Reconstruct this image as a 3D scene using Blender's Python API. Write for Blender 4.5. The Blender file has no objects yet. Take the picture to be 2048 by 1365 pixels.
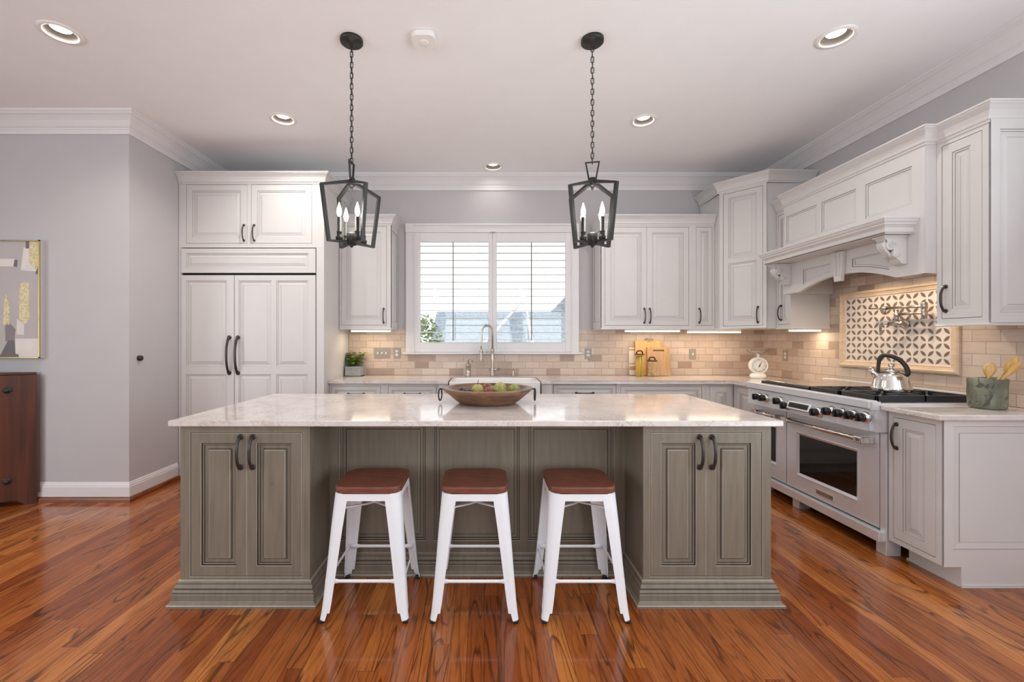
import bpy, bmesh, math, random
from mathutils import Vector, Matrix
random.seed(7)
sc = bpy.context.scene
COL = sc.collection
PI = math.pi

# ------------------------------------------------------------------ camera
cam = bpy.data.cameras.new('camera')
cam_o = bpy.data.objects.new('camera', cam); COL.objects.link(cam_o)
cam.sensor_width = 36.0; cam.lens = 870 / 2048 * 36
cam.shift_x = 0.0273; cam.shift_y = -0.0012
cam.clip_start = 0.05; cam.clip_end = 200
cam_o.location = (0, 0, 1.31); cam_o.rotation_euler = (PI / 2, 0, 0)
sc.camera = cam_o

# ------------------------------------------------------------------ world, exposure
sc.view_settings.view_transform = 'Standard'; sc.view_settings.look = 'None'
sc.view_settings.exposure = -0.2; sc.view_settings.gamma = 1.0
sc.view_settings.use_curve_mapping = False
W = bpy.data.worlds.new('sky'); sc.world = W; W.use_nodes = True
bg = W.node_tree.nodes['Background']
bg.inputs['Color'].default_value = (0.93, 0.97, 1.0, 1); bg.inputs['Strength'].default_value = 2.2
sc.cycles.max_bounces = 10; sc.cycles.diffuse_bounces = 6; sc.cycles.glossy_bounces = 5
sc.cycles.transparent_max_bounces = 12; sc.cycles.sample_clamp_indirect = 4.0
sc.cycles.use_denoising = True; sc.cycles.caustics_reflective = False; sc.cycles.caustics_refractive = False

# ------------------------------------------------------------------ added fill lights at invented, unseen windows behind the camera
def area(name, loc, rot, sx, sy, power, col=(1, 1, 1), shape='RECTANGLE', spread=PI, parent=None):
    l = bpy.data.lights.new(name, 'AREA'); l.shape = shape; l.size = sx
    if shape == 'RECTANGLE': l.size_y = sy
    l.energy = power; l.color = col; l.spread = spread
    o = bpy.data.objects.new(name, l); COL.objects.link(o)
    o.location = loc; o.rotation_euler = rot
    if parent: o.parent = parent
    return o
OPEN_REAR = [(-4.6, -2.6), (-1.2, 0.8), (1.2, 2.6)]           # x ranges of the added openings in the unseen rear wall
OPEN_RIGHT = [(-2.6, -0.8), (-0.2, 1.5)]                                 # y ranges of those added in the right wall
OPEN_SIDE = [(-2.8, -1.1), (-0.7, 1.0)]                       # y ranges of the added openings in the unseen far left wall
for i, (a, b) in enumerate(OPEN_REAR):
    area('fill_rear', ((a + b) / 2, -3.0, 1.55), (PI / 2 + 1.2, 0, 0), b - a, 2.2, 30 * (b - a) / 2, (0.87, 0.975, 1.03))
for i, (a, b) in enumerate(OPEN_SIDE):
    area('fill_side', (-5.5, (a + b) / 2, 1.5), (PI / 2 - 0.25, 0, -PI / 2), b - a, 2.2, 56, (0.87, 0.975, 1.03))
for i, (a, b) in enumerate(OPEN_RIGHT):
    area('fill_right', (2.7, (a + b) / 2, 1.5), (PI / 2 + 0.6, 0, PI / 2), b - a, 2.2, 46, (0.87, 0.975, 1.03))  # added to brighten the nook wall; no such window is known

# ------------------------------------------------------------------ material helpers
def lin(c):
    c = c / 255.0
    return c / 12.92 if c <= 0.04045 else ((c + 0.055) / 1.055) ** 2.4
def rgb(r, g, b): return (lin(r), lin(g), lin(b), 1.0)
class NT:
    def __init__(s, name):
        s.m = bpy.data.materials.new(name); s.m.use_nodes = True
        s.t = s.m.node_tree; s.b = s.t.nodes['Principled BSDF']
    def n(s, typ, **kw):
        nd = s.t.nodes.new('ShaderNode' + typ)
        for k, v in kw.items():
            if k in nd.inputs: nd.inputs[k].default_value = v
            else: setattr(nd, k, v)
        return nd
    def l(s, a, b): s.t.links.new(a, b)
    def ramp(s, fac, stops, interp='LINEAR'):
        r = s.t.nodes.new('ShaderNodeValToRGB'); r.color_ramp.interpolation = interp
        e = r.color_ramp.elements
        while len(e) < len(stops): e.new(0.5)
        for el, (p, c) in zip(e, stops): el.position = p; el.color = c
        s.l(fac, r.inputs['Fac']); return r
    def coords(s, scale=(1, 1, 1), out='Object', rot=(0, 0, 0)):
        tc = s.n('TexCoord'); mp = s.n('Mapping')
        mp.inputs['Scale'].default_value = scale; mp.inputs['Rotation'].default_value = rot
        s.l(tc.outputs[out], mp.inputs['Vector']); return mp.outputs['Vector']
    def mix(s, fac, a, b, mode='MIX'):
        m = s.n('Mix', data_type='RGBA', blend_type=mode)
        for sock, v in ((0, fac), (6, a), (7, b)):
            if hasattr(v, 'links'): s.l(v, m.inputs[sock])
            else: m.inputs[sock].default_value = v
        return m.outputs[2]
    def math(s, op, a, b=0.0, clamp=False):
        m = s.n('Math', operation=op, use_clamp=clamp)
        for k, v in enumerate((a, b)):
            if hasattr(v, 'links'): s.l(v, m.inputs[k])
            else: m.inputs[k].default_value = v
        return m.outputs[0]
    def bump(s, h, strength=0.2, dist=0.01):
        b = s.n('Bump', Strength=strength, Distance=dist); s.l(h, b.inputs['Height']); s.l(b.outputs[0], s.b.inputs['Normal'])
    def set(s, **kw):
        for k, v in kw.items():
            k = {'rough': 'Roughness', 'metal': 'Metallic', 'spec': 'Specular IOR Level', 'col': 'Base Color', 'coat': 'Coat Weight', 'trans': 'Transmission Weight',
                 'ior': 'IOR', 'emit': 'Emission Color', 'emit_s': 'Emission Strength', 'coat_r': 'Coat Roughness', 'aniso': 'Anisotropic', 'alpha': 'Alpha'}[k]
            s.b.inputs[k].default_value = v
        return s
def paint(name, c, rough=0.5, var=0.03, spec=0.5, scale=6.0, bump=0.0):
    """A painted surface: one colour with a faint procedural unevenness."""
    t = NT(name); t.set(rough=rough, spec=spec)
    nz = t.n('TexNoise', Scale=scale, Detail=4.0); t.l(t.coords(), nz.inputs['Vector'])
    a = tuple(x * (1 - var) for x in c[:3]) + (1,); b = tuple(min(1, x * (1 + var)) for x in c[:3]) + (1,)
    t.l(t.ramp(nz.outputs['Fac'], [(0.3, a), (0.7, b)]).outputs['Color'], t.b.inputs['Base Color'])
    if bump:
        n2 = t.n('TexNoise', Scale=220.0, Detail=2.0); t.l(t.coords(), n2.inputs['Vector']); t.bump(n2.outputs['Fac'], bump, 0.002)
    return t.m
def metal(name, c, rough=0.3, streak=(1, 1, 1), amt=0.08):
    t = NT(name); t.set(metal=1.0, col=c)
    nz = t.n('TexNoise', Scale=40.0, Detail=3.0); t.l(t.coords(streak), nz.inputs['Vector'])
    t.l(t.ramp(nz.outputs['Fac'], [(0.25, (rough - amt,) * 3 + (1,)), (0.75, (rough + amt,) * 3 + (1,))]).outputs['Color'], t.b.inputs['Roughness'])
    return t.m
def wood(name, c1, c2, rough=0.45, scale=(1, 1, 12), n=5.0, spec=0.5):
    t = NT(name); t.set(rough=rough, spec=spec)
    nz = t.n('TexNoise', Scale=n, Detail=6.0, Distortion=0.6); t.l(t.coords(scale), nz.inputs['Vector'])
    t.l(t.ramp(nz.outputs['Fac'], [(0.32, c1), (0.68, c2)]).outputs['Color'], t.b.inputs['Base Color'])
    return t.m

M = {}
M['white'] = paint('cabinet white paint', rgb(211, 208, 207), 0.38, 0.015)
M['trim'] = paint('trim white paint', rgb(222, 219, 220), 0.42, 0.012)
M['wall'] = paint('warm grey wall paint', rgb(190, 186, 188), 0.75, 0.012, 0.3, bump=0.06)
M['wall_dim'] = paint('dark tone for unseen walls', rgb(112, 106, 102), 0.75, 0.012, 0.3)  # dark tone given to unseen walls to cut light from behind
M['ceil'] = paint('ceiling paint', rgb(242, 243, 245), 0.85, 0.01, 0.2)
M['black'] = paint('black iron', rgb(34, 33, 32), 0.42, 0.15, 0.5)
M['bronze'] = paint('dark bronze pull', rgb(46, 40, 36), 0.35, 0.2, 0.6)
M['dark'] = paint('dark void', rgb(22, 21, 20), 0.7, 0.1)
M['steel'] = NT('brushed stainless steel').set(col=rgb(232, 235, 240), rough=0.3, metal=0.45).m
M['steel_bright'] = metal('polished stainless steel', rgb(228, 226, 222), 0.14, (1, 1, 1), 0.02)
M['nickel'] = metal('brushed nickel', rgb(186, 178, 170), 0.27, (1, 1, 1), 0.01)
M['plate'] = paint('satin nickel plate', rgb(150, 144, 138), 0.4, 0.05, 0.6)
M['gold'] = metal('gilded metal', rgb(206, 184, 120), 0.32)
M['iron'] = paint('cast iron grate', rgb(38, 38, 42), 0.38, 0.1, 0.5)
M['knob'] = paint('black knob', rgb(24, 24, 26), 0.3, 0.1, 0.6)
M['oven_glass'] = NT('oven window glass').set(col=rgb(14, 14, 14), rough=0.06, spec=0.6).m
M['ceramic'] = paint('white fireclay', rgb(238, 236, 234), 0.15, 0.01, 0.6)
M['plastic_white'] = paint('white plastic', rgb(236, 234, 230), 0.4, 0.01)
M['rubber'] = paint('dark rubber', rgb(30, 28, 27), 0.7, 0.1)
M['stool'] = paint('white powder coat', rgb(238, 240, 245), 0.36, 0.015)
M['seat'] = wood('dark elm seat', rgb(98, 54, 38), rgb(130, 76, 56), 0.52, (2.2, 14, 14), 5.0)
M['mahogany'] = wood('red mahogany', rgb(62, 27, 14), rgb(90, 44, 24), 0.3, (12, 12, 0.8), 2.0)
M['bowl'] = wood('turned acacia bowl', rgb(84, 58, 40), rgb(140, 102, 74), 0.42, (2, 5, 12), 3.0)
M['board1'] = wood('maple board', rgb(205, 152, 92), rgb(228, 184, 124), 0.45, (14, 2, 1), 3.0)
M['board2'] = wood('bamboo board', rgb(176, 138, 100), rgb(194, 158, 118), 0.45, (18, 2, 1), 3.0)
M['marble'] = paint('striped board white', rgb(226, 215, 206), 0.4, 0.05)
M['utensil'] = wood('beech utensil', rgb(210, 160, 88), rgb(234, 196, 124), 0.5, (6, 6, 1.5), 6.0)
M['plantbox'] = wood('grey washed planter', rgb(134, 137, 138), rgb(178, 181, 183), 0.7, (2, 2, 22), 5.0)
M['lid'] = wood('dark walnut lid', rgb(52, 28, 18), rgb(76, 42, 28), 0.45, (6, 6, 6), 4.0)
M['soil'] = paint('soil', rgb(54, 42, 32), 0.9, 0.3)
M['leaf'] = paint('leaf green', rgb(104, 136, 40), 0.42, 0.35, 0.5, 30.0)
M['spaghetti'] = wood('dry spaghetti', rgb(226, 178, 58), rgb(250, 218, 110), 0.5, (60, 60, 3), 4.0)
M['pasta'] = paint('dry shell pasta', rgb(228, 196, 140), 0.6, 0.25, 0.4, 60.0)
M['apple_green'] = paint('green apple skin', rgb(132, 138, 54), 0.28, 0.22, 0.5, 8.0)
M['apple_yellow'] = paint('yellow green apple skin', rgb(172, 162, 88), 0.3, 0.2, 0.5, 8.0)
M['apple_red'] = paint('red apple skin', rgb(128, 66, 58), 0.28, 0.3, 0.5, 9.0)
M['plum'] = paint('dark plum skin', rgb(44, 34, 42), 0.35, 0.3, 0.5, 9.0)
M['stem'] = paint('fruit stem', rgb(58, 42, 28), 0.7, 0.2)
M['candle'] = paint('black candle sleeve', rgb(38, 34, 31), 0.5, 0.1)
M['display'] = NT('dark display').set(col=rgb(40, 44, 48), rough=0.1).m
M['mos_white'] = paint('mosaic white marble', rgb(226, 216, 208), 0.3, 0.04, 0.5, 12.0)
M['mos_brown'] = paint('mosaic brown marble', rgb(126, 104, 88), 0.3, 0.18, 0.5, 20.0)
M['mos_frame'] = wood('travertine frame', rgb(206, 178, 150), rgb(224, 200, 174), 0.45, (3, 3, 10), 4.0)
M['glaze'] = paint('brown glaze', rgb(30, 25, 21), 0.55, 0.2)
M['wear'] = paint('worn paint edge', rgb(176, 168, 154), 0.5, 0.12)
M['white_glaze'] = paint('grey glaze line', rgb(150, 144, 140), 0.5, 0.08)
M['shoe'] = wood('stained shoe molding', rgb(96, 46, 22), rgb(138, 74, 38), 0.35, (1.5, 1.5, 10), 4.0)

def emis(name, c, s):
    t = NT(name); t.set(col=c, emit=c, emit_s=s, rough=0.5); return t.m
M['lens'] = emis('lit downlight lens', (1, 0.955, 0.89, 1), 9.0)
M['strip'] = emis('lit strip diffuser', (1, 0.86, 0.66, 1), 5.0)
M['flame'] = emis('lit candle bulb', (1, 0.84, 0.6, 1), 5.0)
t = NT('clear jar glass'); gl = t.n('BsdfGlossy', Roughness=0.03); tr = t.n('BsdfTransparent', Color=(0.99, 0.995, 0.99, 1)); mx = t.n('MixShader'); fr = t.n('LayerWeight', Blend=0.25)
t.l(t.math('MULTIPLY', fr.outputs['Facing'], 0.22), mx.inputs[0]); t.l(tr.outputs[0], mx.inputs[1]); t.l(gl.outputs[0], mx.inputs[2]); t.l(mx.outputs[0], t.t.nodes['Material Output'].inputs['Surface']); M['glass'] = t.m
# window pane: mostly clear, with a weak mirror
t = NT('window pane'); gl = t.n('BsdfGlossy', Roughness=0.02); tr = t.n('BsdfTransparent'); mx = t.n('MixShader'); mx.inputs[0].default_value = 0.06
t.l(tr.outputs[0], mx.inputs[1]); t.l(gl.outputs[0], mx.inputs[2]); t.l(mx.outputs[0], t.t.nodes['Material Output'].inputs['Surface']); M['pane'] = t.m

def island_paint():
    t = NT('distressed olive grey paint'); t.set(rough=0.4)
    v = t.coords((14, 14, 1.3)); nz = t.n('TexNoise', Scale=3.0, Detail=6.0); t.l(v, nz.inputs['Vector'])
    base = t.ramp(nz.outputs['Fac'], [(0.28, rgb(114, 105, 92)), (0.5, rgb(123, 114, 100)), (0.74, rgb(130, 121, 107))]).outputs['Color']
    n2 = t.n('TexNoise', Scale=46.0, Detail=1.0); t.l(t.coords(), n2.inputs['Vector'])
    spots = t.ramp(n2.outputs['Fac'], [(0.77, (0, 0, 0, 1)), (0.8, (0.7, 0.7, 0.7, 1))]).outputs['Color']
    t.l(t.mix(spots, base, rgb(84, 76, 66)), t.b.inputs['Base Color']); return t.m
M['island'] = island_paint()

def quartz():
    t = NT('flecked cream quartz'); t.set(rough=0.1, spec=0.55)
    v = t.coords()
    n1 = t.n('TexNoise', Scale=7.0, Detail=8.0, Roughness=0.65); t.l(v, n1.inputs['Vector'])
    base = t.ramp(n1.outputs['Fac'], [(0.3, rgb(206, 196, 190)), (0.5, rgb(221, 213, 209)), (0.72, rgb(230, 224, 222))]).outputs['Color']
    n2 = t.n('TexNoise', Scale=16.0, Detail=6.0, Roughness=0.6, Distortion=1.6); t.l(v, n2.inputs['Vector'])
    vein = t.ramp(n2.outputs['Fac'], [(0.475, (0, 0, 0, 1)), (0.497, (1, 1, 1, 1)), (0.505, (1, 1, 1, 1)), (0.525, (0, 0, 0, 1))]).outputs['Color']
    n3 = t.n('TexNoise', Scale=5.0, Detail=3.0); t.l(v, n3.inputs['Vector'])
    msk = t.ramp(n3.outputs['Fac'], [(0.42, (0, 0, 0, 1)), (0.62, (0.75, 0.75, 0.75, 1))]).outputs['Color']
    t.l(t.mix(t.math('MULTIPLY', vein, msk), base, rgb(156, 144, 136)), t.b.inputs['Base Color'])
    return t.m
M['quartz'] = quartz()

def floor_mat():
    t = NT('stained red oak boards'); t.set(spec=0.25, coat=0.42, coat_r=0.06)
    tc = t.n('TexCoord'); sep = t.n('SeparateXYZ'); t.l(tc.outputs['Object'], sep.inputs[0])
    cb = t.n('CombineXYZ'); t.l(sep.outputs['X'], cb.inputs['Y'])
    wn = t.n('TexWhiteNoise', noise_dimensions='1D'); t.l(t.math('FLOOR', t.math('DIVIDE', sep.outputs['X'], 0.072)), wn.inputs['W'])
    t.l(t.math('ADD', sep.outputs['Y'], t.math('MULTIPLY', wn.outputs['Value'], 7.0)), cb.inputs['X'])
    br = t.n('TexBrick', Scale=1.0); br.inputs['Color1'].default_value = (0, 0, 0, 1); br.inputs['Color2'].default_value = (1, 1, 1, 1)
    br.inputs['Mortar'].default_value = (0.5, 0.5, 0.5, 1); br.inputs['Mortar Size'].default_value = 0.0007; br.inputs['Mortar Smooth'].default_value = 0.1
    br.inputs['Brick Width'].default_value = 2.1; br.inputs['Row Height'].default_value = 0.072; br.offset = 0.0; br.offset_frequency = 2
    t.l(cb.outputs[0], br.inputs['Vector'])
    rnd = br.outputs['Color']
    # grain coordinates shifted board by board
    sc_ = t.n('VectorMath', operation='SCALE'); t.l(rnd, sc_.inputs[0]); sc_.inputs['Scale'].default_value = 37.0
    row = t.math('FLOOR', t.math('DIVIDE', sep.outputs['X'], 0.072)); cr = t.n('CombineXYZ'); t.l(t.math('MULTIPLY', row, 3.17), cr.inputs['X']); t.l(t.math('MULTIPLY', row, 1.7), cr.inputs['Z'])
    a1 = t.n('VectorMath', operation='ADD'); t.l(sc_.outputs[0], a1.inputs[0]); t.l(cr.outputs[0], a1.inputs[1])
    a2 = t.n('VectorMath', operation='ADD'); t.l(tc.outputs['Object'], a2.inputs[0]); t.l(a1.outputs[0], a2.inputs[1])
    def mp(s):
        m = t.n('Mapping'); m.inputs['Scale'].default_value = s; t.l(a2.outputs[0], m.inputs['Vector']); return m.outputs[0]
    n1 = t.n('TexNoise', Scale=1.0, Detail=2.0, Roughness=0.4, Distortion=0.25); t.l(mp((9, 0.9, 1)), n1.inputs['Vector'])
    ring = t.math('FRACT', t.math('MULTIPLY', n1.outputs['Fac'], 9.0))
    rg = t.ramp(ring, [(0.0, (1, 1, 1, 1)), (0.05, (0.9, 0.9, 0.9, 1)), (0.2, (0.12, 0.12, 0.12, 1)), (0.9, (0, 0, 0, 1)), (1.0, (1, 1, 1, 1))]).outputs['Color']
    n2 = t.n('TexNoise', Scale=1.0, Detail=3.0); t.l(mp((160, 7, 1)), n2.inputs['Vector'])
    pores = t.ramp(n2.outputs['Fac'], [(0.38, (1, 1, 1, 1)), (0.5, (0, 0, 0, 1))]).outputs['Color']
    n4 = t.n('TexNoise', Scale=1.0, Detail=2.0); t.l(mp((5, 0.6, 1)), n4.inputs['Vector'])
    msk = t.ramp(n4.outputs['Fac'], [(0.36, (0.2, 0.2, 0.2, 1)), (0.54, (1, 1, 1, 1))]).outputs['Color']
    base = t.ramp(rnd, [(0.0, rgb(136, 66, 27)), (0.35, rgb(160, 87, 38)), (0.7, rgb(174, 99, 46)), (1.0, rgb(198, 124, 62))]).outputs['Color']
    c1 = t.mix(t.math('MULTIPLY', t.math('MULTIPLY', rg, msk), 0.78), base, rgb(48, 22, 9))
    c2 = t.mix(t.math('MULTIPLY', pores, 0.42), c1, rgb(76, 37, 17))
    c3 = t.mix(br.outputs['Fac'], c2, rgb(46, 20, 9))
    t.l(c3, t.b.inputs['Base Color'])
    n5 = t.n('TexNoise', Scale=3.0, Detail=3.0); t.l(tc.outputs['Object'], n5.inputs['Vector'])
    t.l(t.ramp(n5.outputs['Fac'], [(0.3, (0.16,) * 3 + (1,)), (0.7, (0.26,) * 3 + (1,))]).outputs['Color'], t.b.inputs['Roughness'])
    t.bump(t.math('ADD', t.math('MULTIPLY', rnd, 0.5), t.math('MULTIPLY', pores, -0.1)), 0.05, 0.004)
    return t.m
M['floor'] = floor_mat()

def tile(name, axis):
    t = NT(name); t.set(rough=0.42)
    tc = t.n('TexCoord'); sep = t.n('SeparateXYZ'); t.l(tc.outputs['Object'], sep.inputs[0])
    cb = t.n('CombineXYZ'); t.l(sep.outputs[axis], cb.inputs['X']); t.l(t.math('SUBTRACT', sep.outputs['Z'], 0.915), cb.inputs['Y'])
    br = t.n('TexBrick', Scale=1.0); br.inputs['Color1'].default_value = (0, 0, 0, 1); br.inputs['Color2'].default_value = (1, 1, 1, 1)
    br.inputs['Mortar'].default_value = (0.5, 0.5, 0.5, 1); br.inputs['Mortar Size'].default_value = 0.0028; br.inputs['Mortar Smooth'].default_value = 0.35
    br.inputs['Brick Width'].default_value = 0.154; br.inputs['Row Height'].default_value = 0.0765
    t.l(cb.outputs[0], br.inputs['Vector'])
    base = t.ramp(br.outputs['Color'], [(0.0, rgb(164, 142, 128)), (0.07, rgb(178, 156, 142)), (0.16, rgb(200, 180, 166)), (0.6, rgb(208, 189, 175)), (1.0, rgb(216, 199, 186))]).outputs['Color']
    nz = t.n('TexNoise', Scale=1.0, Detail=6.0, Roughness=0.6)
    t.l(t.coords((9, 9, 42)), nz.inputs['Vector'])
    var = t.ramp(nz.outputs['Fac'], [(0.3, (0.88, 0.87, 0.86, 1)), (0.7, (1, 1, 1, 1))]).outputs['Color']
    c = t.mix(1.0, base, var, 'MULTIPLY')
    t.l(t.mix(br.outputs['Fac'], c, rgb(176, 156, 138)), t.b.inputs['Base Color'])
    t.bump(t.math('SUBTRACT', 1.0, br.outputs['Fac']), 0.6, 0.003)
    return t.m
M['tile_x'] = tile('tumbled travertine subway tile', 'X')
M['tile_y'] = tile('tumbled travertine subway tile side', 'Y')

# ------------------------------------------------------------------ mesh builder
class MB:
    def __init__(s): s.bm = bmesh.new()
    def face(s, pts, mi=0, smooth=False):
        f = s.bm.faces.new([s.bm.verts.new(p) for p in pts]); f.material_index = mi; f.smooth = smooth; return f
    def box(s, x0, x1, y0, y1, z0, z1, mi=0, bev=0.0, rot=None, piv=None):
        if x0 > x1: x0, x1 = x1, x0
        if y0 > y1: y0, y1 = y1, y0
        if z0 > z1: z0, z1 = z1, z0
        g = bmesh.ops.create_cube(s.bm, size=1.0); vs = g['verts']
        for v in vs: v.co = Vector(((x0 + x1) / 2 + v.co.x * (x1 - x0), (y0 + y1) / 2 + v.co.y * (y1 - y0), (z0 + z1) / 2 + v.co.z * (z1 - z0)))
        fs = {f for v in vs for f in v.link_faces}
        for f in fs: f.material_index = mi
        if bev:
            es = list({e for v in vs for e in v.link_edges})
            r = bmesh.ops.bevel(s.bm, geom=es, offset=bev, segments=2, profile=0.5, affect='EDGES')
            for f in r['faces']: f.material_index = mi
            vs = list({v for f in r['faces'] for v in f.verts})
        if rot is not None:
            p = Vector(piv) if piv else Vector(((x0 + x1) / 2, (y0 + y1) / 2, (z0 + z1) / 2))
            bmesh.ops.transform(s.bm, matrix=Matrix.Translation(p) @ rot.to_4x4() @ Matrix.Translation(-p), verts=vs)
        return vs
    def rects(s, loops, mi=0, cap=True):
        """Nested rings of points (all of one length): a strip between each two, the last one closed. loops: [(points, material of the band before it)]."""
        prev = None
        for pts, m in loops:
            cur = [s.bm.verts.new(p) for p in pts]
            if prev:
                k = len(cur)
                for i in range(k):
                    f = s.bm.faces.new((prev[i], prev[(i + 1) % k], cur[(i + 1) % k], cur[i])); f.material_index = m
            prev = cur
        if cap: f = s.bm.faces.new(prev); f.material_index = mi
    def prism(s, pts, d0, d1, axes='xz', mi=0, bev=0.0):
        """Polygon pts in two axes drawn out along the third from d0 to d1."""
        def P(p, d): return {'xz': (p[0], d, p[1]), 'xy': (p[0], p[1], d), 'yz': (d, p[0], p[1])}[axes]
        a = [s.bm.verts.new(P(p, d0)) for p in pts]; b = [s.bm.verts.new(P(p, d1)) for p in pts]
        n = len(pts); fs = [s.bm.faces.new(a), s.bm.faces.new(list(reversed(b)))]
        for i in range(n): fs.append(s.bm.faces.new((a[i], b[i], b[(i + 1) % n], a[(i + 1) % n])))
        for f in fs: f.material_index = mi
        if bev:
            es = [e for f in fs[:2] for e in f.edges]
            r = bmesh.ops.bevel(s.bm, geom=list(set(es)), offset=bev, segments=3, profile=0.5, affect='EDGES')
            for f in r['faces']: f.material_index = mi; f.smooth = True
        return a + b
    def tube(s, path, r, seg=10, mi=0, closed=False, cap=True, smooth=True, flat=None):
        path = [Vector(p) for p in path]; n = len(path)
        rad = r if isinstance(r, (list, tuple)) else [r] * n
        tang = []
        for i in range(n):
            a = path[(i - 1) % n] if (closed or i > 0) else path[i]; b = path[(i + 1) % n] if (closed or i < n - 1) else path[i]
            tang.append((b - a).normalized())
        up = Vector((0, 0, 1)) if abs(tang[0].z) < 0.9 else Vector((0, 1, 0))
        nrm = tang[0].cross(up).normalized(); rings = []
        for i in range(n):
            if i: nrm = (nrm - tang[i] * nrm.dot(tang[i])).normalized()
            bn = tang[i].cross(nrm)
            ring = []
            for k in range(seg):
                an = 2 * PI * (k + (0.5 if seg == 4 else 0)) / seg
                fx, fy = (flat or (1, 1))
                ring.append(s.bm.verts.new(path[i] + nrm * math.cos(an) * rad[i] * fx + bn * math.sin(an) * rad[i] * fy))
            rings.append(ring)
        for i in range(n if closed else n - 1):
            A, B = rings[i], rings[(i + 1) % n]
            for k in range(seg):
                f = s.bm.faces.new((A[k], A[(k + 1) % seg], B[(k + 1) % seg], B[k])); f.material_index = mi; f.smooth = smooth
        if cap and not closed:
            for R in (rings[0][::-1], rings[-1]): f = s.bm.faces.new(R); f.material_index = mi
    def lathe(s, prof, seg=32, c=(0, 0, 0), mi=0, sx=1, sy=1, axis='z', smooth=True, cap=True):
        def P(r, a, z):
            x, y = r * math.cos(a) * sx, r * math.sin(a) * sy
            v = {'z': (x, y, z), 'y': (x, z, y), 'x': (z, x, y)}[axis]
            return (v[0] + c[0], v[1] + c[1], v[2] + c[2])
        rings = []
        for r, z in prof:
            if r < 1e-6: rings.append([s.bm.verts.new(P(0, 0, z))])
            else: rings.append([s.bm.verts.new(P(r, 2 * PI * k / seg, z)) for k in range(seg)])
        for A, B in zip(rings, rings[1:]):
            if len(A) == 1 and len(B) == 1: continue
            for k in range(seg):
                k2 = (k + 1) % seg
                if len(A) == 1: v = (A[0], B[k2], B[k])
                elif len(B) == 1: v = (A[k], A[k2], B[0])
                else: v = (A[k], A[k2], B[k2], B[k])
                f = s.bm.faces.new(v); f.material_index = mi; f.smooth = smooth
        if cap:
            for R in (rings[0], rings[-1]):
                if len(R) > 2: f = s.bm.faces.new(R); f.material_index = mi
    def sweep(s, path, prof, closed=False, mi=0, cap=True, side=1, mis=None):
        """Profile [(outward, z)] carried along a 2-D path with mitred corners; outward is to the right of travel (side=1)."""
        n = len(path); P = [Vector((p[0], p[1])) for p in path]; rings = []
        def nrm(a, b): d = (b - a).normalized(); return Vector((d.y, -d.x)) * side
        for i in range(n):
            ns = []
            if closed or i > 0: ns.append(nrm(P[(i - 1) % n], P[i]))
            if closed or i < n - 1: ns.append(nrm(P[i], P[(i + 1) % n]))
            m = ns[0] if len(ns) == 1 else (ns[0] + ns[1]) / (1 + ns[0].dot(ns[1]))
            rings.append([s.bm.verts.new((P[i].x + m.x * d, P[i].y + m.y * d, z)) for d, z in prof])
        k = len(prof)
        for i in range(n if closed else n - 1):
            A, B = rings[i], rings[(i + 1) % n]
            for j in range(k - 1):
                f = s.bm.faces.new((A[j], B[j], B[j + 1], A[j + 1])); f.material_index = mis[j] if mis else mi
            f = s.bm.faces.new((A[k - 1], B[k - 1], B[0], A[0])); f.material_index = mi
        if cap and not closed:
            for R in (rings[0], rings[-1]): f = s.bm.faces.new(R); f.material_index = mi
    def front(s, x0, x1, z0, z1, y, opens, mi=0):
        """A flat front facing -y with rectangular openings left out."""
        xs = sorted({x0, x1} | {v for o in opens for v in o[:2]}); zs = sorted({z0, z1} | {v for o in opens for v in o[2:4]})
        for a, b in zip(xs, xs[1:]):
            for c, d in zip(zs, zs[1:]):
                cx, cz = (a + b) / 2, (c + d) / 2
                if any(o[0] < cx < o[1] and o[2] < cz < o[3] for o in opens): continue
                s.face([(a, y, c), (b, y, c), (b, y, d), (a, y, d)], mi)
    def inset(s, o, y, steps, mi=0):
        """steps: [(inset, dy, material)] carried in from the opening's rim."""
        def R(i, dy): return [(o[0] + i, y + dy, o[2] + i), (o[1] - i, y + dy, o[2] + i), (o[1] - i, y + dy, o[3] - i), (o[0] + i, y + dy, o[3] - i)]
        s.rects([(R(0, 0), mi)] + [(R(i, dy), m) for i, dy, m in steps], mi)
    def build(s, name, mats, parent=None, loc=None, rz=0.0, smooth=False, recalc=True):
        if recalc: bmesh.ops.recalc_face_normals(s.bm, faces=s.bm.faces)
        me = bpy.data.meshes.new(name)
        if smooth:
            for f in s.bm.faces: f.smooth = True
        s.bm.to_mesh(me); s.bm.free()
        for m in (mats if isinstance(mats, (list, tuple)) else [mats]): me.materials.append(M[m] if isinstance(m, str) else m)
        o = bpy.data.objects.new(name, me); COL.objects.link(o)
        if parent is not None: o.parent = parent
        if loc is not None: o.location = loc
        if rz: o.rotation_euler = (0, 0, rz)
        return o
def tag(o, label=None, cat=None, group=None, kind=None):
    if label: o['label'] = label
    if cat: o['category'] = cat
    if group: o['group'] = group
    if kind: o['kind'] = kind
    return o
def thing(name, label, cat, loc=(0, 0, 0), rz=0.0, group=None):
    o = bpy.data.objects.new(name, None); COL.objects.link(o); o.empty_display_size = 0.1
    o.location = loc; o.rotation_euler = (0, 0, rz)
    return tag(o, label, cat, group)
def struct(mb, name, mats, parent=None, **kw):
    o = mb.build(name, mats, parent, **kw)
    if parent is None: o['kind'] = 'structure'
    return o
def rrect(w, d, r, seg=6, cx=0, cy=0):
    pts = []
    for sx, sy, a0 in ((1, 1, 0), (-1, 1, 90), (-1, -1, 180), (1, -1, 270)):
        for k in range(seg + 1):
            a = math.radians(a0 + 90 * k / seg); pts.append((cx + sx * (w / 2 - r) + r * math.cos(a), cy + sy * (d / 2 - r) + r * math.sin(a)))
    return pts
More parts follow.
